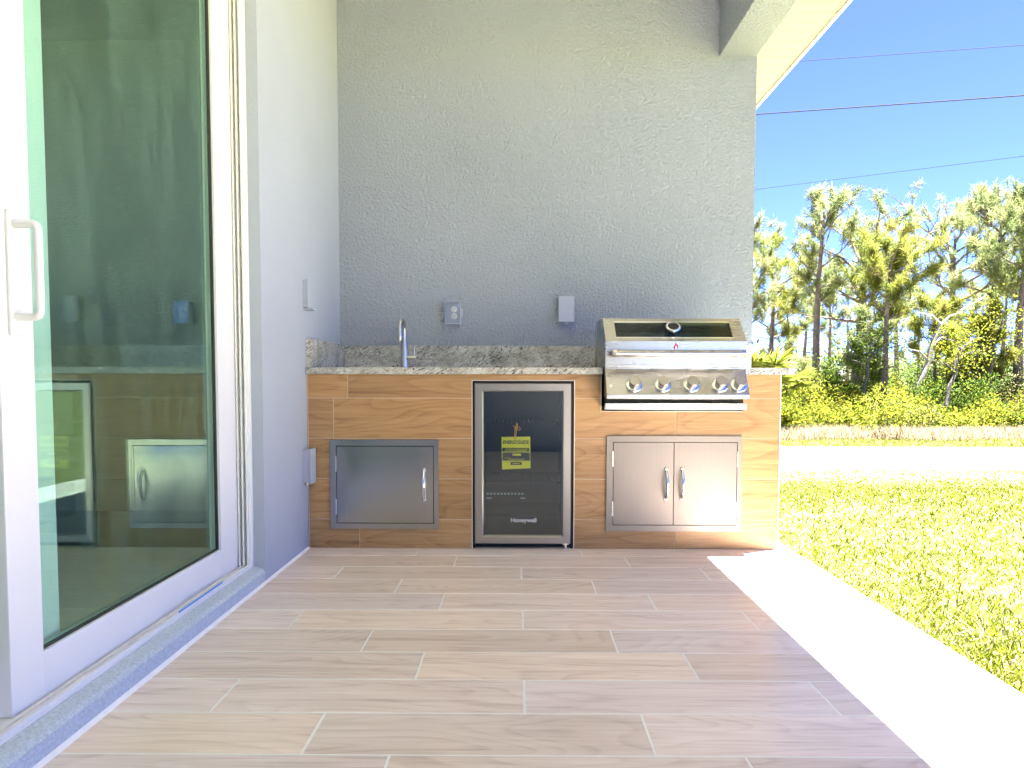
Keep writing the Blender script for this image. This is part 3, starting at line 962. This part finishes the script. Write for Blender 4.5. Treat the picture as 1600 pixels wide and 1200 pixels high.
# bar handle
hy, hz = 3.402, 0.973
hb = MB().tube([(0.452, hy, hz), (1.084, hy, hz)], 0.0165, 18).build('handle', 'steel_x', hood, smooth=True)
for xx in (0.462, 1.074):
    MB().tube([(xx, hy + 0.004, hz), (xx, yf_ + 0.0005, hz)], 0.0125, 14).build('handle_post', 'nickel', hood, smooth=True)
    s = -1 if xx < 0.7 else 1
    MB().lathe([(0, .0185), (.016, .0185), (.020, .016)], (xx - s * 0.010, hy, hz), (s, 0, 0), 18).build('handle_cap', 'nickel', hood, smooth=True)
# red flame badge
fl = [(-.002, 0), (-.010, .006), (-.012, .013), (-.009, .020), (-.006, .017), (-.005, .026), (0, .036), (.002, .027), (.006, .022), (.008, .026), (.011, .017), (.011, .010), (.008, .005), (.003, 0)]
mb = MB().prism([(0.766 + a, 0.993 + b) for a, b in fl], yf_ - 0.0018, yf_ - 0.0002, 1)
fb = mb.build('flame_badge', 'flame_red', hood)
mb = MB().prism([(0.766 + a * .42 + .0005, 0.995 + b * .5) for a, b in fl], yf_ - 0.0026, yf_ - 0.0019, 1)
mb.build('flame_core', 'chrome', fb)
# body inside the cut-out
mb = MB()
mb.box(X0 + 0.004, X1 - 0.004, 3.50, 4.10, 0.715, 0.9195)
mb.build('body', 'black', gr)
mb = MB()
mb.box(X0 - 0.002, X1 + 0.002, 3.462, 4.115, 0.9085, 0.9205)
mb.build('flange', 'steel_x', gr, bevel=0.001)
# sloping control panel
pt, pb = Vector((0, 3.470, 0.908)), Vector((0, 3.400, 0.778))
mb = MB()
mb.prism([(3.470, 0.9080), (3.470, 0.900), (pb.y, pb.z), (pb.y, 0.757), (3.43, 0.757), (3.50, 0.77), (3.50, 0.9080)], X0 + 0.001, X1 + 0.001, 0)
pn = mb.build('control_panel', 'steel_x', gr, bevel=0.0015, segs=2)
pt = Vector((0, 3.470, 0.900))
pd = (pt - pb); pn_n = Vector((0, -pd.z, pd.y)).normalized()
for kx in (0.561, 0.699, 0.836, 0.972, 1.062):
    c0 = Vector((kx, 0, 0)) + pb + pd * 0.37
    kn = MB().lathe([(0.006, .022), (.010, .0245), (.026, .0265), (.040, .0275), (.045, .0255), (.0455, .001)], c0, pn_n, 30).build('knob', 'steel_warm', gr, smooth=True, origin=c0)
    MB().lathe([(0, .040), (.003, .040), (.007, .035), (.008, .026)], c0, pn_n, 30).build('bezel', 'chrome', kn, smooth=True)
    q0 = c0 + pn_n * 0.0462 + pd.normalized() * 0.020
    MB().lathe([(0, .0016), (.0006, .0016)], q0 - pn_n * 0.0004, pn_n, 8).build('pointer', 'black', kn)
c0 = Vector((0.452, 0, 0)) + pb + pd * 0.32
MB().lathe([(0, .009), (.002, .009), (.003, .006), (.007, .005)], c0, pn_n, 18).build('light_button', 'chrome', gr, smooth=True)
# drip tray front
MB().box(X0 - 0.001, X1 + 0.006, 3.455, 3.475, 0.703, 0.735).build('drip_tray', 'steel_x', gr, bevel=0.002)
MB().box(X0 + 0.004, X1 - 0.02, 3.475, 3.56, 0.703, 0.714).build('tray_pan', 'black', gr)

# ================================================================== ELECTRICAL BOXES
ou = thing('outlet', (-0.370, YB, 1.24), 'grey outdoor outlet with clear bubble cover above the counter', 'outlet')
MB().box(-0.418, -0.330, YB - 0.018, YB - 0.0003, 1.172, 1.300).build('back_box', 'box_grey', ou, bevel=0.004)
MB().box(-0.398, -0.348, YB - 0.024, YB - 0.0175, 1.192, 1.284).build('face_plate', 'box_grey', ou, bevel=0.002)
for z in (1.258, 1.218):
    s_ = MB().lathe([(0, .0165), (.006, .0165), (.007, .015)], (-0.368, YB - 0.0235, z), (0, -1, 0), 20).build('socket', 'socket_white', ou, smooth=True)
    mb = MB()
    for dx in (-.006, .006): mb.box(-0.368 + dx - .0012, -0.368 + dx + .0012, YB - .0314, YB - .0302, z - .001, z + .008)
    mb.box(-0.3705, -0.3655, YB - .0314, YB - .0302, z - .010, z - .006)
    mb.build('slot', 'black', s_)
cv = MB()
for args in ((-0.415, -0.412, YB - .068, YB - .0185, 1.176, 1.298), (-0.336, -0.333, YB - .068, YB - .0185, 1.176, 1.298),
             (-0.412, -0.336, YB - .068, YB - .0185, 1.176, 1.179), (-0.412, -0.336, YB - .068, YB - .0185, 1.295, 1.298),
             (-0.415, -0.333, YB - .071, YB - .0682, 1.176, 1.298)):
    cv.box(*args)
cv = cv.build('cover', 'clear_cover', ou)
mb = MB()
mb.box(-0.420, -0.328, YB - .030, YB - .0185, 1.297, 1.309); mb.box(-0.3325, -0.318, YB - .040, YB - .024, 1.212, 1.262)
mb.box(-0.4185, -0.4155, YB - .069, YB - .0185, 1.172, 1.300); mb.box(-0.4155, -0.334, YB - .070, YB - .0188, 1.1705, 1.1755)
mb.build('cover_hinge', 'box_grey', cv, bevel=0.001)

sw = thing('switch_box', (0.29, YB, 1.26), 'plain grey weatherproof cover on the wall left of the grill', 'switch box')
MB().box(0.250, 0.330, YB - 0.030, YB - 0.0003, 1.192, 1.326).build('back_box', 'box_grey', sw, bevel=0.002)
MB().box(0.243, 0.334, YB - 0.046, YB - 0.0302, 1.184, 1.334).build('lid', 'box_grey', sw, bevel=0.003)
MB().box(0.278, 0.300, YB - 0.042, YB - 0.030, 1.172, 1.1838).build('latch', 'box_grey', sw, bevel=0.002)

w1 = thing('wall_box', (XL, 3.55, 1.26), 'shallow grey cover on the side wall above the side splash', 'wall box')
MB().box(XL + 0.0003, XL + 0.020, 3.505, 3.590, 1.200, 1.332).build('back_box', 'box_grey', w1, bevel=0.002)
MB().box(XL + 0.0203, XL + 0.026, 3.500, 3.596, 1.196, 1.338).build('lid', 'stucco_smooth', w1, bevel=0.002)
MB().box(XL + 0.0003, XL + 0.046, 3.515, 3.58, 1.1885, 1.1955).build('latch', 'box_grey', w1, bevel=0.001)

w2 = thing('wall_box', (XL, 3.5, 0.42), 'pale blue-grey box low on the side wall beside the plank front', 'wall box')
MB().box(XL + 0.0003, XL + 0.030, 3.462, 3.532, 0.345, 0.500).build('back_box', 'box_grey', w2, bevel=0.002)
MB().box(XL + 0.0303, XL + 0.045, 3.456, 3.538, 0.337, 0.508).build('lid', 'stucco_smooth', w2, bevel=0.003)
MB().lathe([(0, .007), (.018, .007), (.02, .004)], (XL + 0.012, 3.49, 0.345), (0, 0, -1), 12).build('cable_gland', 'nickel', w2, smooth=True)

# ================================================================== VEGETATION
rng = np.random.default_rng(7)

def mesh_np(name, verts, tris, mat, tint=None, parent=None, loc=(0, 0, 0)):
    """fast triangle mesh; tint = colour per triangle"""
    me = bpy.data.meshes.new(name)
    nv, nt = len(verts), len(tris)
    me.vertices.add(nv); me.vertices.foreach_set('co', np.asarray(verts, np.float32).ravel())
    me.loops.add(nt * 3); me.loops.foreach_set('vertex_index', np.asarray(tris, np.int32).ravel())
    me.polygons.add(nt); me.polygons.foreach_set('loop_start', np.arange(0, nt * 3, 3, dtype=np.int32))
    me.polygons.foreach_set('loop_total', np.full(nt, 3, np.int32))
    me.update(calc_edges=True)
    if tint is not None:
        at = me.attributes.new('tint', 'FLOAT_COLOR', 'FACE')
        at.data.foreach_set('color', np.c_[np.asarray(tint, np.float32), np.ones(nt, np.float32)].ravel())
    me.materials.append(MAT[mat])
    ob = bpy.data.objects.new(name, me)
    COL.objects.link(ob)
    ob.location = loc
    if parent is not None: set_parent(ob, parent)
    return ob

def norm(v): return v / np.maximum(np.linalg.norm(v, axis=-1, keepdims=True), 1e-9)

def blades(base, direc, length, width, bend=0.0):
    """thin leaf blades: two triangles each (base pair, mid pair, tip -> 3 tris)"""
    n = len(base)
    side = norm(np.cross(direc, rng.normal(size=(n, 3))))
    w_ = (width * 0.5)[:, None] if hasattr(width, '__len__') else width * 0.5
    L_ = length[:, None]
    mid = base + direc * L_ * 0.55
    tip = base + direc * L_ + np.c_[np.zeros((n, 2)), -bend * length]
    v = np.stack([base - side * w_ * .7, base + side * w_ * .7, mid + side * w_, mid - side * w_, tip], 1).reshape(-1, 3)
    i = (np.arange(n) * 5)[:, None]
    tr = np.stack([i + [0, 1, 2], i + [0, 2, 3], i + [3, 2, 4]], 1).reshape(-1, 3)
    return v, tr

def colours(n, pal, weights, jitter=0.18):
    pal = np.array(pal)
    k = rng.choice(len(pal), size=n, p=np.array(weights) / sum(weights))
    return np.clip(pal[k] * (1 + rng.normal(0, jitter, (n, 1))), 0.005, 0.9)

# ---- lawn grass
def grass(name, n, sampler, hmin, hmax, wid, pal, wts, label, cat, lean=0.5):
    x, y, d = sampler(n)
    z = np.array([ground_z(v) for v in y])
    b = np.c_[x, y, z - 0.004]
    m = len(x)
    di = norm(np.c_[rng.normal(0, lean, (m, 2)), np.ones(m)])
    k = np.clip(d / 5.0, 0.75, 3.2)
    L_ = rng.uniform(hmin, hmax, m)
    v, tr = blades(b, di, L_, wid * k * rng.uniform(.7, 1.3, m), 0.15)
    tn = np.repeat(colours(m, pal, wts), 3, 0)
    return tag(mesh_np(name, v, tr, 'grass_blade', tn), label, cat, kind='stuff')

def lawn_sampler(n):
    # density falls off with distance
    u = rng.random(n * 3)
    d = 2.0 * (20.0 / 2.0) ** u
    a = rng.uniform(0.10, 1.25, n * 3)           # angle from +Y toward +X
    x = d * np.sin(a); y = d * np.cos(a)
    ok = (x > 1.374) & (y < ROAD0 - 0.02) & (y > 0.2)
    x, y, d = x[ok], y[ok], d[ok]
    # thin, patchy turf
    p = 0.5 + 0.5 * np.sin(x * 2.3 + 1.7 * np.sin(y * 1.9)) * np.sin(y * 2.9 + 1.3 * np.sin(x * 1.6))
    ok = rng.random(len(x)) < 0.45 + 0.55 * p
    return x[ok][:n], y[ok][:n], d[ok][:n]

grass('lawn_grass', 230000, lawn_sampler, 0.022, 0.062, 0.0056,
      [(0.090, 0.108, 0.006), (0.13, 0.138, 0.010), (0.048, 0.066, 0.005), (0.27, 0.24, 0.14)], [5, 4, 3.6, 3.4],
      'short yellow-green lawn between the patio and the road', 'grass', 0.75)

def verge_sampler(n):
    x = rng.uniform(2, 26, n); y = rng.uniform(ROAD1 + 0.05, 22.4, n)
    return x, y, np.full(n, 9.0)
grass('verge_grass', 26000, verge_sampler, 0.05, 0.14, 0.010,
      [(0.10, 0.12, 0.016), (0.15, 0.15, 0.03), (0.26, 0.22, 0.12)], [4, 4, 2], 'low yellow-green grass along the far road edge', 'grass', 0.6)
def dry_sampler(n):
    x = rng.uniform(2, 28, n); y = 22.0 + 1.7 * rng.random(n) ** 0.8 + 0.3 * np.sin(x * 1.3)
    return x, y, np.full(n, 9.0)
grass('dry_grass', 34000, dry_sampler, 0.18, 0.58, 0.009,
      [(0.30, 0.24, 0.16), (0.24, 0.185, 0.12), (0.38, 0.32, 0.235), (0.14, 0.145, 0.04)], [4, 3, 3, 1], 'tall dry straw-coloured grass in front of the shrubs', 'grass', 0.35)

# ---- shrubs
SH_G = 'shrubs along the edge of the pine wood'
def leafy_bush(x, y, h, rad, pal, wts, label, n=1900, leaf=(0.06, 0.13)):
    gz = ground_z(y)
    root = thing('shrub', (x, y, gz), label, 'shrub', SH_G)
    # several uneven sub-clumps
    nc = 9
    cc = np.c_[rng.normal(0, rad * .5, nc), rng.normal(0, rad * .5, nc), rng.uniform(h * .25, h * .85, nc)]
    cr_ = rng.uniform(.28, .55, nc) * rad
    k = rng.integers(0, nc, n)
    d = norm(rng.normal(size=(n, 3)))
    n = len(k)
    p = cc[k] + d * (cr_[k] * rng.uniform(.35, 1.08, n) ** .6)[:, None]
    p[:, 2] = np.abs(p[:, 2]) * 1.0 + 0.02
    di = norm(d + rng.normal(0, .6, (n, 3)) + [0, 0, .3])
    v, tr = blades(p, di, rng.uniform(leaf[0], leaf[1], n), rng.uniform(.4, .6, n) * leaf[1] * .75, 0.2)
    mesh_np('foliage', v + [x, y, gz], tr, 'leaf', np.repeat(colours(n, pal, wts), 3, 0), None).name = 'foliage'
    fo = COL.objects[-1]
    fo.parent = root; fo.location = (-x, -y, -gz)
    mb = MB()
    for _ in range(7):
        q = cc[rng.integers(0, nc)]
        mb.tube([(x, y, gz - .05), (x + q[0] * .5, y + q[1] * .5, gz + q[2] * .55), (x + q[0], y + q[1], gz + q[2])], [.02, .014, .006], 5)
    mb.build('stems', 'dark_bark', root)
    return root

def palmetto(x, y, h, pal, wts, label, fronds=16, group=SH_G, lift=0.0, name='palmetto'):
    gz = ground_z(y)
    root = thing(name, (x, y, gz), label, name, group)
    if lift:
        MB().tube([(x, y, gz - .1), (x + .03, y, gz + lift * .5), (x, y, gz + lift)], [.16, .13, .12], 9).build('trunk', 'dark_bark', root, smooth=True)
    g0 = gz
    gz = gz + lift
    V, T, C_ = [], [], []
    mb = MB(); nb = 0
    for i in range(fronds):
        az = 2.4 * i + rng.normal(0, .3); el = rng.uniform(.45, 1.35)
        st = h * rng.uniform(.45, .8)
        d = np.array([math.cos(az) * math.cos(el), math.sin(az) * math.cos(el), math.sin(el)])
        hub = np.array([x, y, gz]) + d * st
        mb.tube([(x, y, gz - .03), tuple(hub)], [.014, .007], 5)
        m = 20
        a = np.linspace(-1.5, 1.5, m)
        s_ = norm(np.cross(d, [0, 0, 1.0])); u_ = np.cross(s_, d)
        fan = norm(np.outer(np.cos(a), d) + np.outer(np.sin(a), s_) - 0.18 * u_ + rng.normal(0, .06, (m, 3)))
        L_ = h * rng.uniform(.36, .5) * (0.75 + .25 * np.cos(a))
        v, tr = blades(np.repeat(hub[None], m, 0), fan, L_, np.full(m, .045 * h), .12)
        V.append(v); T.append(tr + nb); nb += len(v)
        C_.append(np.repeat(colours(m, pal, wts, .12), 3, 0))
    fo = mesh_np('fronds', np.concatenate(V), np.concatenate(T), 'leaf', np.concatenate(C_))
    fo.parent = root; fo.location = (-x, -y, -g0)
    mb.build('stalks', 'dark_bark', root)
    return root

YEL = [(0.145, 0.15, 0.012), (0.10, 0.125, 0.012), (0.18, 0.17, 0.02), (0.055, 0.08, 0.012)]
GRN = [(0.07, 0.105, 0.014), (0.045, 0.08, 0.012), (0.10, 0.13, 0.017), (0.03, 0.055, 0.012)]
OLV = [(0.10, 0.11, 0.03), (0.07, 0.085, 0.025), (0.145, 0.14, 0.045), (0.19, 0.155, 0.095)]
WT = [4, 3, 3, 2]
def px_x(px, Y): return (px - 807) / 1115.6 * Y      # bearing seen in the photograph

random.seed(11)
ORD = ['leftmost', 'second', 'third', 'fourth', 'fifth', 'sixth', 'seventh', 'eighth', 'ninth', 'tenth', 'eleventh', 'twelfth', 'thirteenth', 'fourteenth']
for row, (Y, n_, h0, h1) in enumerate(((25.2, 14, .7, 1.5), (27.0, 13, 1.0, 2.3), (29.5, 12, 1.4, 3.2), (33.0, 11, 1.8, 3.8))):
    rown = ('front', 'second', 'third', 'rearmost')[row]
    seen = {}
    for i in range(n_):
        px = 1150 + (1690 - 1150) * (i + random.uniform(.15, .85)) / n_
        yy = Y + random.uniform(-.7, .7)
        h = random.uniform(h0, h1)
        typ = random.choice(('y', 'g', 'g', 'o', 'p')) if row else random.choice(('y', 'o', 'y', 'p'))
        rank = ORD[seen.get(typ, 0)]; seen[typ] = seen.get(typ, 0) + 1
        rank = rank if rank == 'leftmost' else rank + ' from left'
        if typ == 'p':
            palmetto(px_x(px, yy), yy, h * .9, GRN if random.random() < .5 else YEL, WT, 'fan-leaved palmetto, %s in the %s row of undergrowth' % (rank, rown))
        else:
            nm, pal = {'y': ('yellow-green', YEL), 'g': ('deep green', GRN), 'o': ('olive and straw', OLV)}[typ]
            leafy_bush(px_x(px, yy), yy, h, random.uniform(.9, 1.4), pal, WT, '%s leafy shrub, %s in the %s row of undergrowth' % (nm, rank, rown))
# spiky palmetto beside the wall end, seen over the counter
palmetto(px_x(1183, 24.0), 24.0, 2.0, [(0.15, 0.165, 0.02), (0.11, 0.14, 0.02), (0.2, 0.19, 0.045)], [3, 3, 2],
         'bright spiky palm just past the wall end above the counter', 30, group=None, lift=1.1, name='palm')

# ---- pines
def pine(px, Y, top_px, r0, seed, label, crown=0.45, spread=2.2, limbs=16, lean=(0, 0), dens=1.0, pal=None, fork=False, name='pine_tree', dead=0.2):
    global rng
    rng = np.random.default_rng(seed)
    rs = random.Random(seed)
    crown = min(crown + .10, .66)
    gz = ground_z(Y)
    x, y = px_x(px, Y), Y
    H = (593 - top_px) / 1115.6 * Y + CAM_H - gz
    root = thing(name, (x, y, gz), label, 'pine tree', 'pine trees across the road')
    pal = pal or [(0.145, 0.17, 0.065), (0.105, 0.135, 0.05), (0.185, 0.20, 0.075), (0.21, 0.205, 0.095)]
    mb = MB()
    def trunk_pt(u):
        return Vector((x + lean[0] * u * H + .12 * math.sin(u * 5 + seed) * u, y + lean[1] * u * H + .10 * math.sin(u * 4 + seed * 2) * u, gz + H * u * .96))
    n_ = 14
    mb.tube([trunk_pt(-0.02 + 1.0 * i / n_) for i in range(n_ + 1)], [r0 * (1.12 if i == 0 else 1) * (1 - .80 * (i / n_) ** 1.25) for i in range(n_ + 1)], 10)
    tips = []
    def limb(p0, d, L_, rr, depth):
        pts = [p0]; p = Vector(p0); dd_ = Vector(d)
        m = 6
        for i in range(m):
            dd_ = (dd_ + Vector((rs.gauss(0, .16), rs.gauss(0, .16), rs.gauss(.10, .12)))).normalized()
            p = p + dd_ * (L_ / m)
            pts.append(Vector(p))
        mb.tube(pts, [max(rr * (1 - .85 * i / m), .006) for i in range(m + 1)], 6 if depth else 7)
        if depth < 1:
            for i in range(2, m + 1):
                for _ in range(1 if depth else 2):
                    if rs.random() < .72:
                        a = rs.uniform(0, 6.28)
                        s = Vector((math.cos(a), math.sin(a), rs.uniform(-.1, .6)))
                        limb(pts[i], (dd_ * .6 + s * .7).normalized(), L_ * rs.uniform(.25, .5), rr * .4, depth + 1)
        tips.append((pts[-1], dd_))
        if depth >= 1: tips.append((pts[m // 2 + 1], dd_))
    for i in range(limbs):
        u = crown + (1 - crown) * (i + rs.random() * .8) / limbs
        u = min(u, .985)
        az = i * 2.39996 + rs.uniform(-.5, .5)
        v = (u - crown) / (1 - crown)
        L_ = spread * (0.55 + 0.75 * math.sin(math.pi * min(.12 + .80 * v, 1))) * rs.uniform(.6, 1.1) * (1.25 if fork else 1)
        el = rs.uniform(.05, .45) + .6 * v
        limb(trunk_pt(u), Vector((math.cos(az) * math.cos(el), math.sin(az) * math.cos(el), math.sin(el))), L_, r0 * (.42 if fork else .30) * (1 - .5 * v), 0)
    # a few bare dead limbs lower down
    for i in range(int(10 * dead) + 2):
        u = rs.uniform(crown * .45, crown); az = rs.uniform(0, 6.28)
        L_ = rs.uniform(.5, 1.5); d = Vector((math.cos(az), math.sin(az), rs.uniform(-.1, .5)))
        p0 = trunk_pt(u)
        mb.tube([p0, p0 + d * L_ * .5 + Vector((0, 0, .05)), p0 + d * L_ + Vector((0, 0, rs.uniform(-.1, .3)))], [.03, .02, .006], 5)
    tips.append((trunk_pt(1.0), Vector((0, 0, 1))))
    top = max(t_[0].z for t_ in tips) + .25 - gz
    kz = H / top
    mb.v = [(p[0], p[1], gz + (p[2] - gz) * kz) for p in mb.v]
    tips = [(Vector((q.x, q.y, gz + (q.z - gz) * kz)), d) for q, d in tips]
    tr_ = mb.build('trunk', 'pine_bark', root, smooth=True)
    # needle tufts
    tips = [t_ for t_ in tips if rs.random() < dens * .66]
    P = np.array([list(t_[0]) for t_ in tips]); D = np.array([list(t_[1]) for t_ in tips])
    m = 80
    base_ = np.repeat(P, m, 0); ax = np.repeat(D, m, 0)
    back = rng.uniform(-.38, .06, (len(base_), 1))
    di = norm(ax * .55 + rng.normal(0, .62, base_.shape) + [0, 0, .18])
    b0 = base_ + ax * back + rng.normal(0, .05, base_.shape)
    L_ = rng.uniform(.20, .42, len(base_))
    v, tr = blades(b0, di, L_, np.full(len(base_), .019), .12)
    tcol = np.repeat(colours(len(P), pal, [4, 3, 3, 1.2], .15), m, 0) * (1 + rng.normal(0, .12, (len(base_), 1)))
    fo = mesh_np('crown', v, tr, 'leaf', np.repeat(np.clip(tcol, .01, .9), 3, 0))
    fo.parent = root; fo.location = (-x, -y, -gz)
    return root

BRT = [(0.165, 0.175, 0.032), (0.12, 0.145, 0.028), (0.20, 0.195, 0.045), (0.085, 0.105, 0.024)]
pine(1274, 31, 286, .20, 3, 'tall slender pine with thin sparse crown, second from the wall', .46, 1.5, 15, (.0, 0), .8)
pine(1334, 34, 308, .33, 5, 'thick-trunked pine with crooked forking limbs', .42, 2.6, 14, (.025, 0), .75, fork=True, dead=.8)
pine(1376, 28.5, 352, .15, 8, 'bright yellow-green younger pine in front of the forked pine', .52, 1.7, 15, (.03, 0), 1.0, BRT)
pine(1479, 37, 290, .27, 13, 'broad-crowned pine with upswept bare limbs', .46, 3.0, 17, (.01, 0), .9, fork=True)
pine(1538, 33, 276, .24, 21, 'tallest pine near the right edge with a dense rounded crown', .50, 2.3, 18, (.035, 0), 1.0)
pine(1584, 30, 282, .24, 34, 'straight pine at the far right of the row', .45, 2.2, 16, (.02, 0), .9)
pine(1640, 34, 300, .24, 35, 'pine partly past the right edge of the view', .45, 2.4, 16, (.0, 0), .9)
pine(1200, 36, 342, .17, 55, 'pale airy pine just right of the wall end', .40, 2.5, 17, (.005, 0), .8, BRT)
pine(1150, 33, 330, .2, 56, 'pine hidden behind the wall end', .42, 2.3, 14, (.0, 0), .8)
pine(1252, 44, 405, .14, 61, 'thin far pine left of the slender pine', .45, 1.6, 12, (.01, 0), .8)
pine(1292, 46, 392, .15, 62, 'thin far pine between the slender and forked pines', .5, 1.7, 12, (.0, 0), .9)
pine(1321, 52, 430, .14, 63, 'small distant pine beside the thick trunk', .4, 1.8, 12, (.0, 0), .9)
pine(1398, 42, 372, .17, 64, 'mid-distance pine behind the yellow-green pine', .4, 2.0, 14, (-.02, 0), .9)
pine(1432, 50, 440, .15, 65, 'distant low pine left of the broad-crowned pine', .3, 2.2, 13, (.0, 0), .9)
pine(1506, 46, 420, .16, 66, 'mid-distance pine right of the broad-crowned pine', .3, 2.1, 13, (.01, 0), .9)
pine(1560, 48, 400, .17, 67, 'mid-distance pine between the two right-hand pines', .35, 2.0, 13, (.0, 0), .9)
pine(1228, 40, 440, .11, 68, 'small feathery pine in front of the airy pine', .28, 1.6, 12, (.0, 0), .9)
pine(1525, 29, 468, .09, 71, 'young bushy pine below the tallest pine', .22, 1.1, 14, (.0, 0), 1.0, BRT)
pine(1457, 31, 455, .09, 72, 'young bushy pine above the leaning pale trunk', .35, 1.3, 12, (.02, 0), .9, BRT)
pine(1350, 30, 470, .08, 73, 'young pine at the foot of the forked pine', .30, 1.0, 12, (.0, 0), .9)

rng = np.random.default_rng(99)
# leaning pale trunk and dark leaning stem
def snag(p0, p1, Y0, r0, mat, label, name, leaves=None):
    def w3(px, py, Y): return Vector((px_x(px, Y), Y, CAM_H + (593 - py) / 1115.6 * Y))
    a, b = w3(*p0, Y0), w3(*p1, Y0 + .6)
    root = thing(name, tuple(a), label, 'tree')
    d = b - a
    pts = [a + d * (i / 8) + Vector((.05 * math.sin(i * 1.7), 0, .04 * math.sin(i * 2.3))) for i in range(9)]
    mb = MB().tube(pts, [r0 * (1 - .55 * i / 8) for i in range(9)], 9)
    for i, s in ((5, -1), (6, 1), (8, 1), (8, -1)):
        mb.tube([pts[i], pts[i] + Vector((s * .35, 0, .35)), pts[i] + Vector((s * .9, .1, .5))], [r0 * .4, r0 * .28, .008], 6)
    mb.build('trunk', mat, root, smooth=True)
    if leaves:
        n_ = 1100
        p = np.array(b) + rng.normal(0, 1, (n_, 3)) * [.6, .5, .55]
        v, tr = blades(p, norm(rng.normal(size=(n_, 3))), rng.uniform(.06, .12, n_), np.full(n_, .05), .2)
        fo = mesh_np('crown', v, tr, 'leaf', np.repeat(colours(n_, leaves, WT), 3, 0))
        fo.parent = root; fo.location = -a
    return root
snag((1417, 655), (1462, 506), 27.5, .13, 'pale_bark', 'bare pale trunk leaning to the right among the shrubs', 'leaning_trunk')
snag((1472, 640), (1495, 545), 26.2, .10, 'dark_bark', 'small dark crooked tree with yellow-green leaves right of the pale trunk', 'small_tree', YEL)
snag((1345, 640), (1356, 540), 27.2, .07, 'dark_bark', 'thin dark stem with green leaves left of the pale trunk', 'small_tree', GRN)
snag((1545, 640), (1542, 500), 27.8, .06, 'dark_bark', 'slim vine-covered tree with bright leaves near the right edge', 'small_tree', YEL)

# far wood: one mass
n_ = 1500
X_ = rng.uniform(5, 120, n_); Y_ = rng.uniform(62, 110, n_)
Z_ = -1.0 + np.abs(rng.normal(0, 1, n_)) * 2.0 + .3
m = 40
P = np.repeat(np.c_[X_, Y_, Z_], m, 0) + rng.normal(0, .75, (n_ * m, 3))
v, tr = blades(P, norm(rng.normal(size=P.shape) + [0, 0, .4]), rng.uniform(.4, .9, len(P)), np.full(len(P), .22), .1)
tn = np.repeat(np.repeat(colours(n_, [(0.08, 0.11, 0.045), (0.11, 0.135, 0.05), (0.13, 0.14, 0.05)], [3, 3, 2], .2), m, 0), 3, 0)
tag(mesh_np('distant_wood', v, tr, 'leaf', tn), 'hazy low line of distant trees beyond the pines', 'wood', kind='stuff')

# house far off between the trunks
hx_, hy_ = px_x(1316, 72), 72
fh = thing('distant_house', (hx_, hy_, -1.0), 'small grey-roofed house glimpsed far off between the trunks', 'house')
MB().box(hx_ - 4, hx_ + 4, hy_, hy_ + 7, -1.1, 0.75).build('wall', 'far_wall', fh)
MB().prism([(hy_ - .5, .70), (hy_ + 3.5, 1.9), (hy_ + 7.5, .70), (hy_ + 3.5, .85)], hx_ - 4.5, hx_ + 4.5, 0).build('roof', 'far_roof', fh)
for dx in (-2.4, 1.2):
    MB().box(hx_ + dx, hx_ + dx + 1.2, hy_ - .04, hy_ - .003, -.4, .5).build('window', 'black', fh)

# ================================================================== POWER LINES
def wire(pa, pb, Ya, rad, label):
    """straight wire of even height through two sighted points, run on past both"""
    ha, hb = (593 - pa[1]) / 1115.6, (593 - pb[1]) / 1115.6
    Yb = Ya * ha / hb
    A = Vector((px_x(pa[0], Ya), Ya, CAM_H + ha * Ya)); B = Vector((px_x(pb[0], Yb), Yb, CAM_H + hb * Yb))
    d = B - A
    pts = []
    for i in range(-10, 15):
        u = i * .5
        pts.append(A + d * u + Vector((0, 0, .0035 * ((u - .5) ** 2))))
    o = MB().tube(pts, rad, 6).build('power_line', 'wire', smooth=True)
    tag(o, label, 'power line', 'overhead lines along the road')
wire((1240, 108), (1600, 83), 24.0, .011, 'thin overhead wire, topmost of three across the sky')
wire((1178, 187), (1600, 158), 22.0, .019, 'thick dark overhead cable, middle of three across the sky')
wire((1178, 300), (1600, 248), 26.0, .009, 'faint overhead wire, lowest of three just above the treetops')
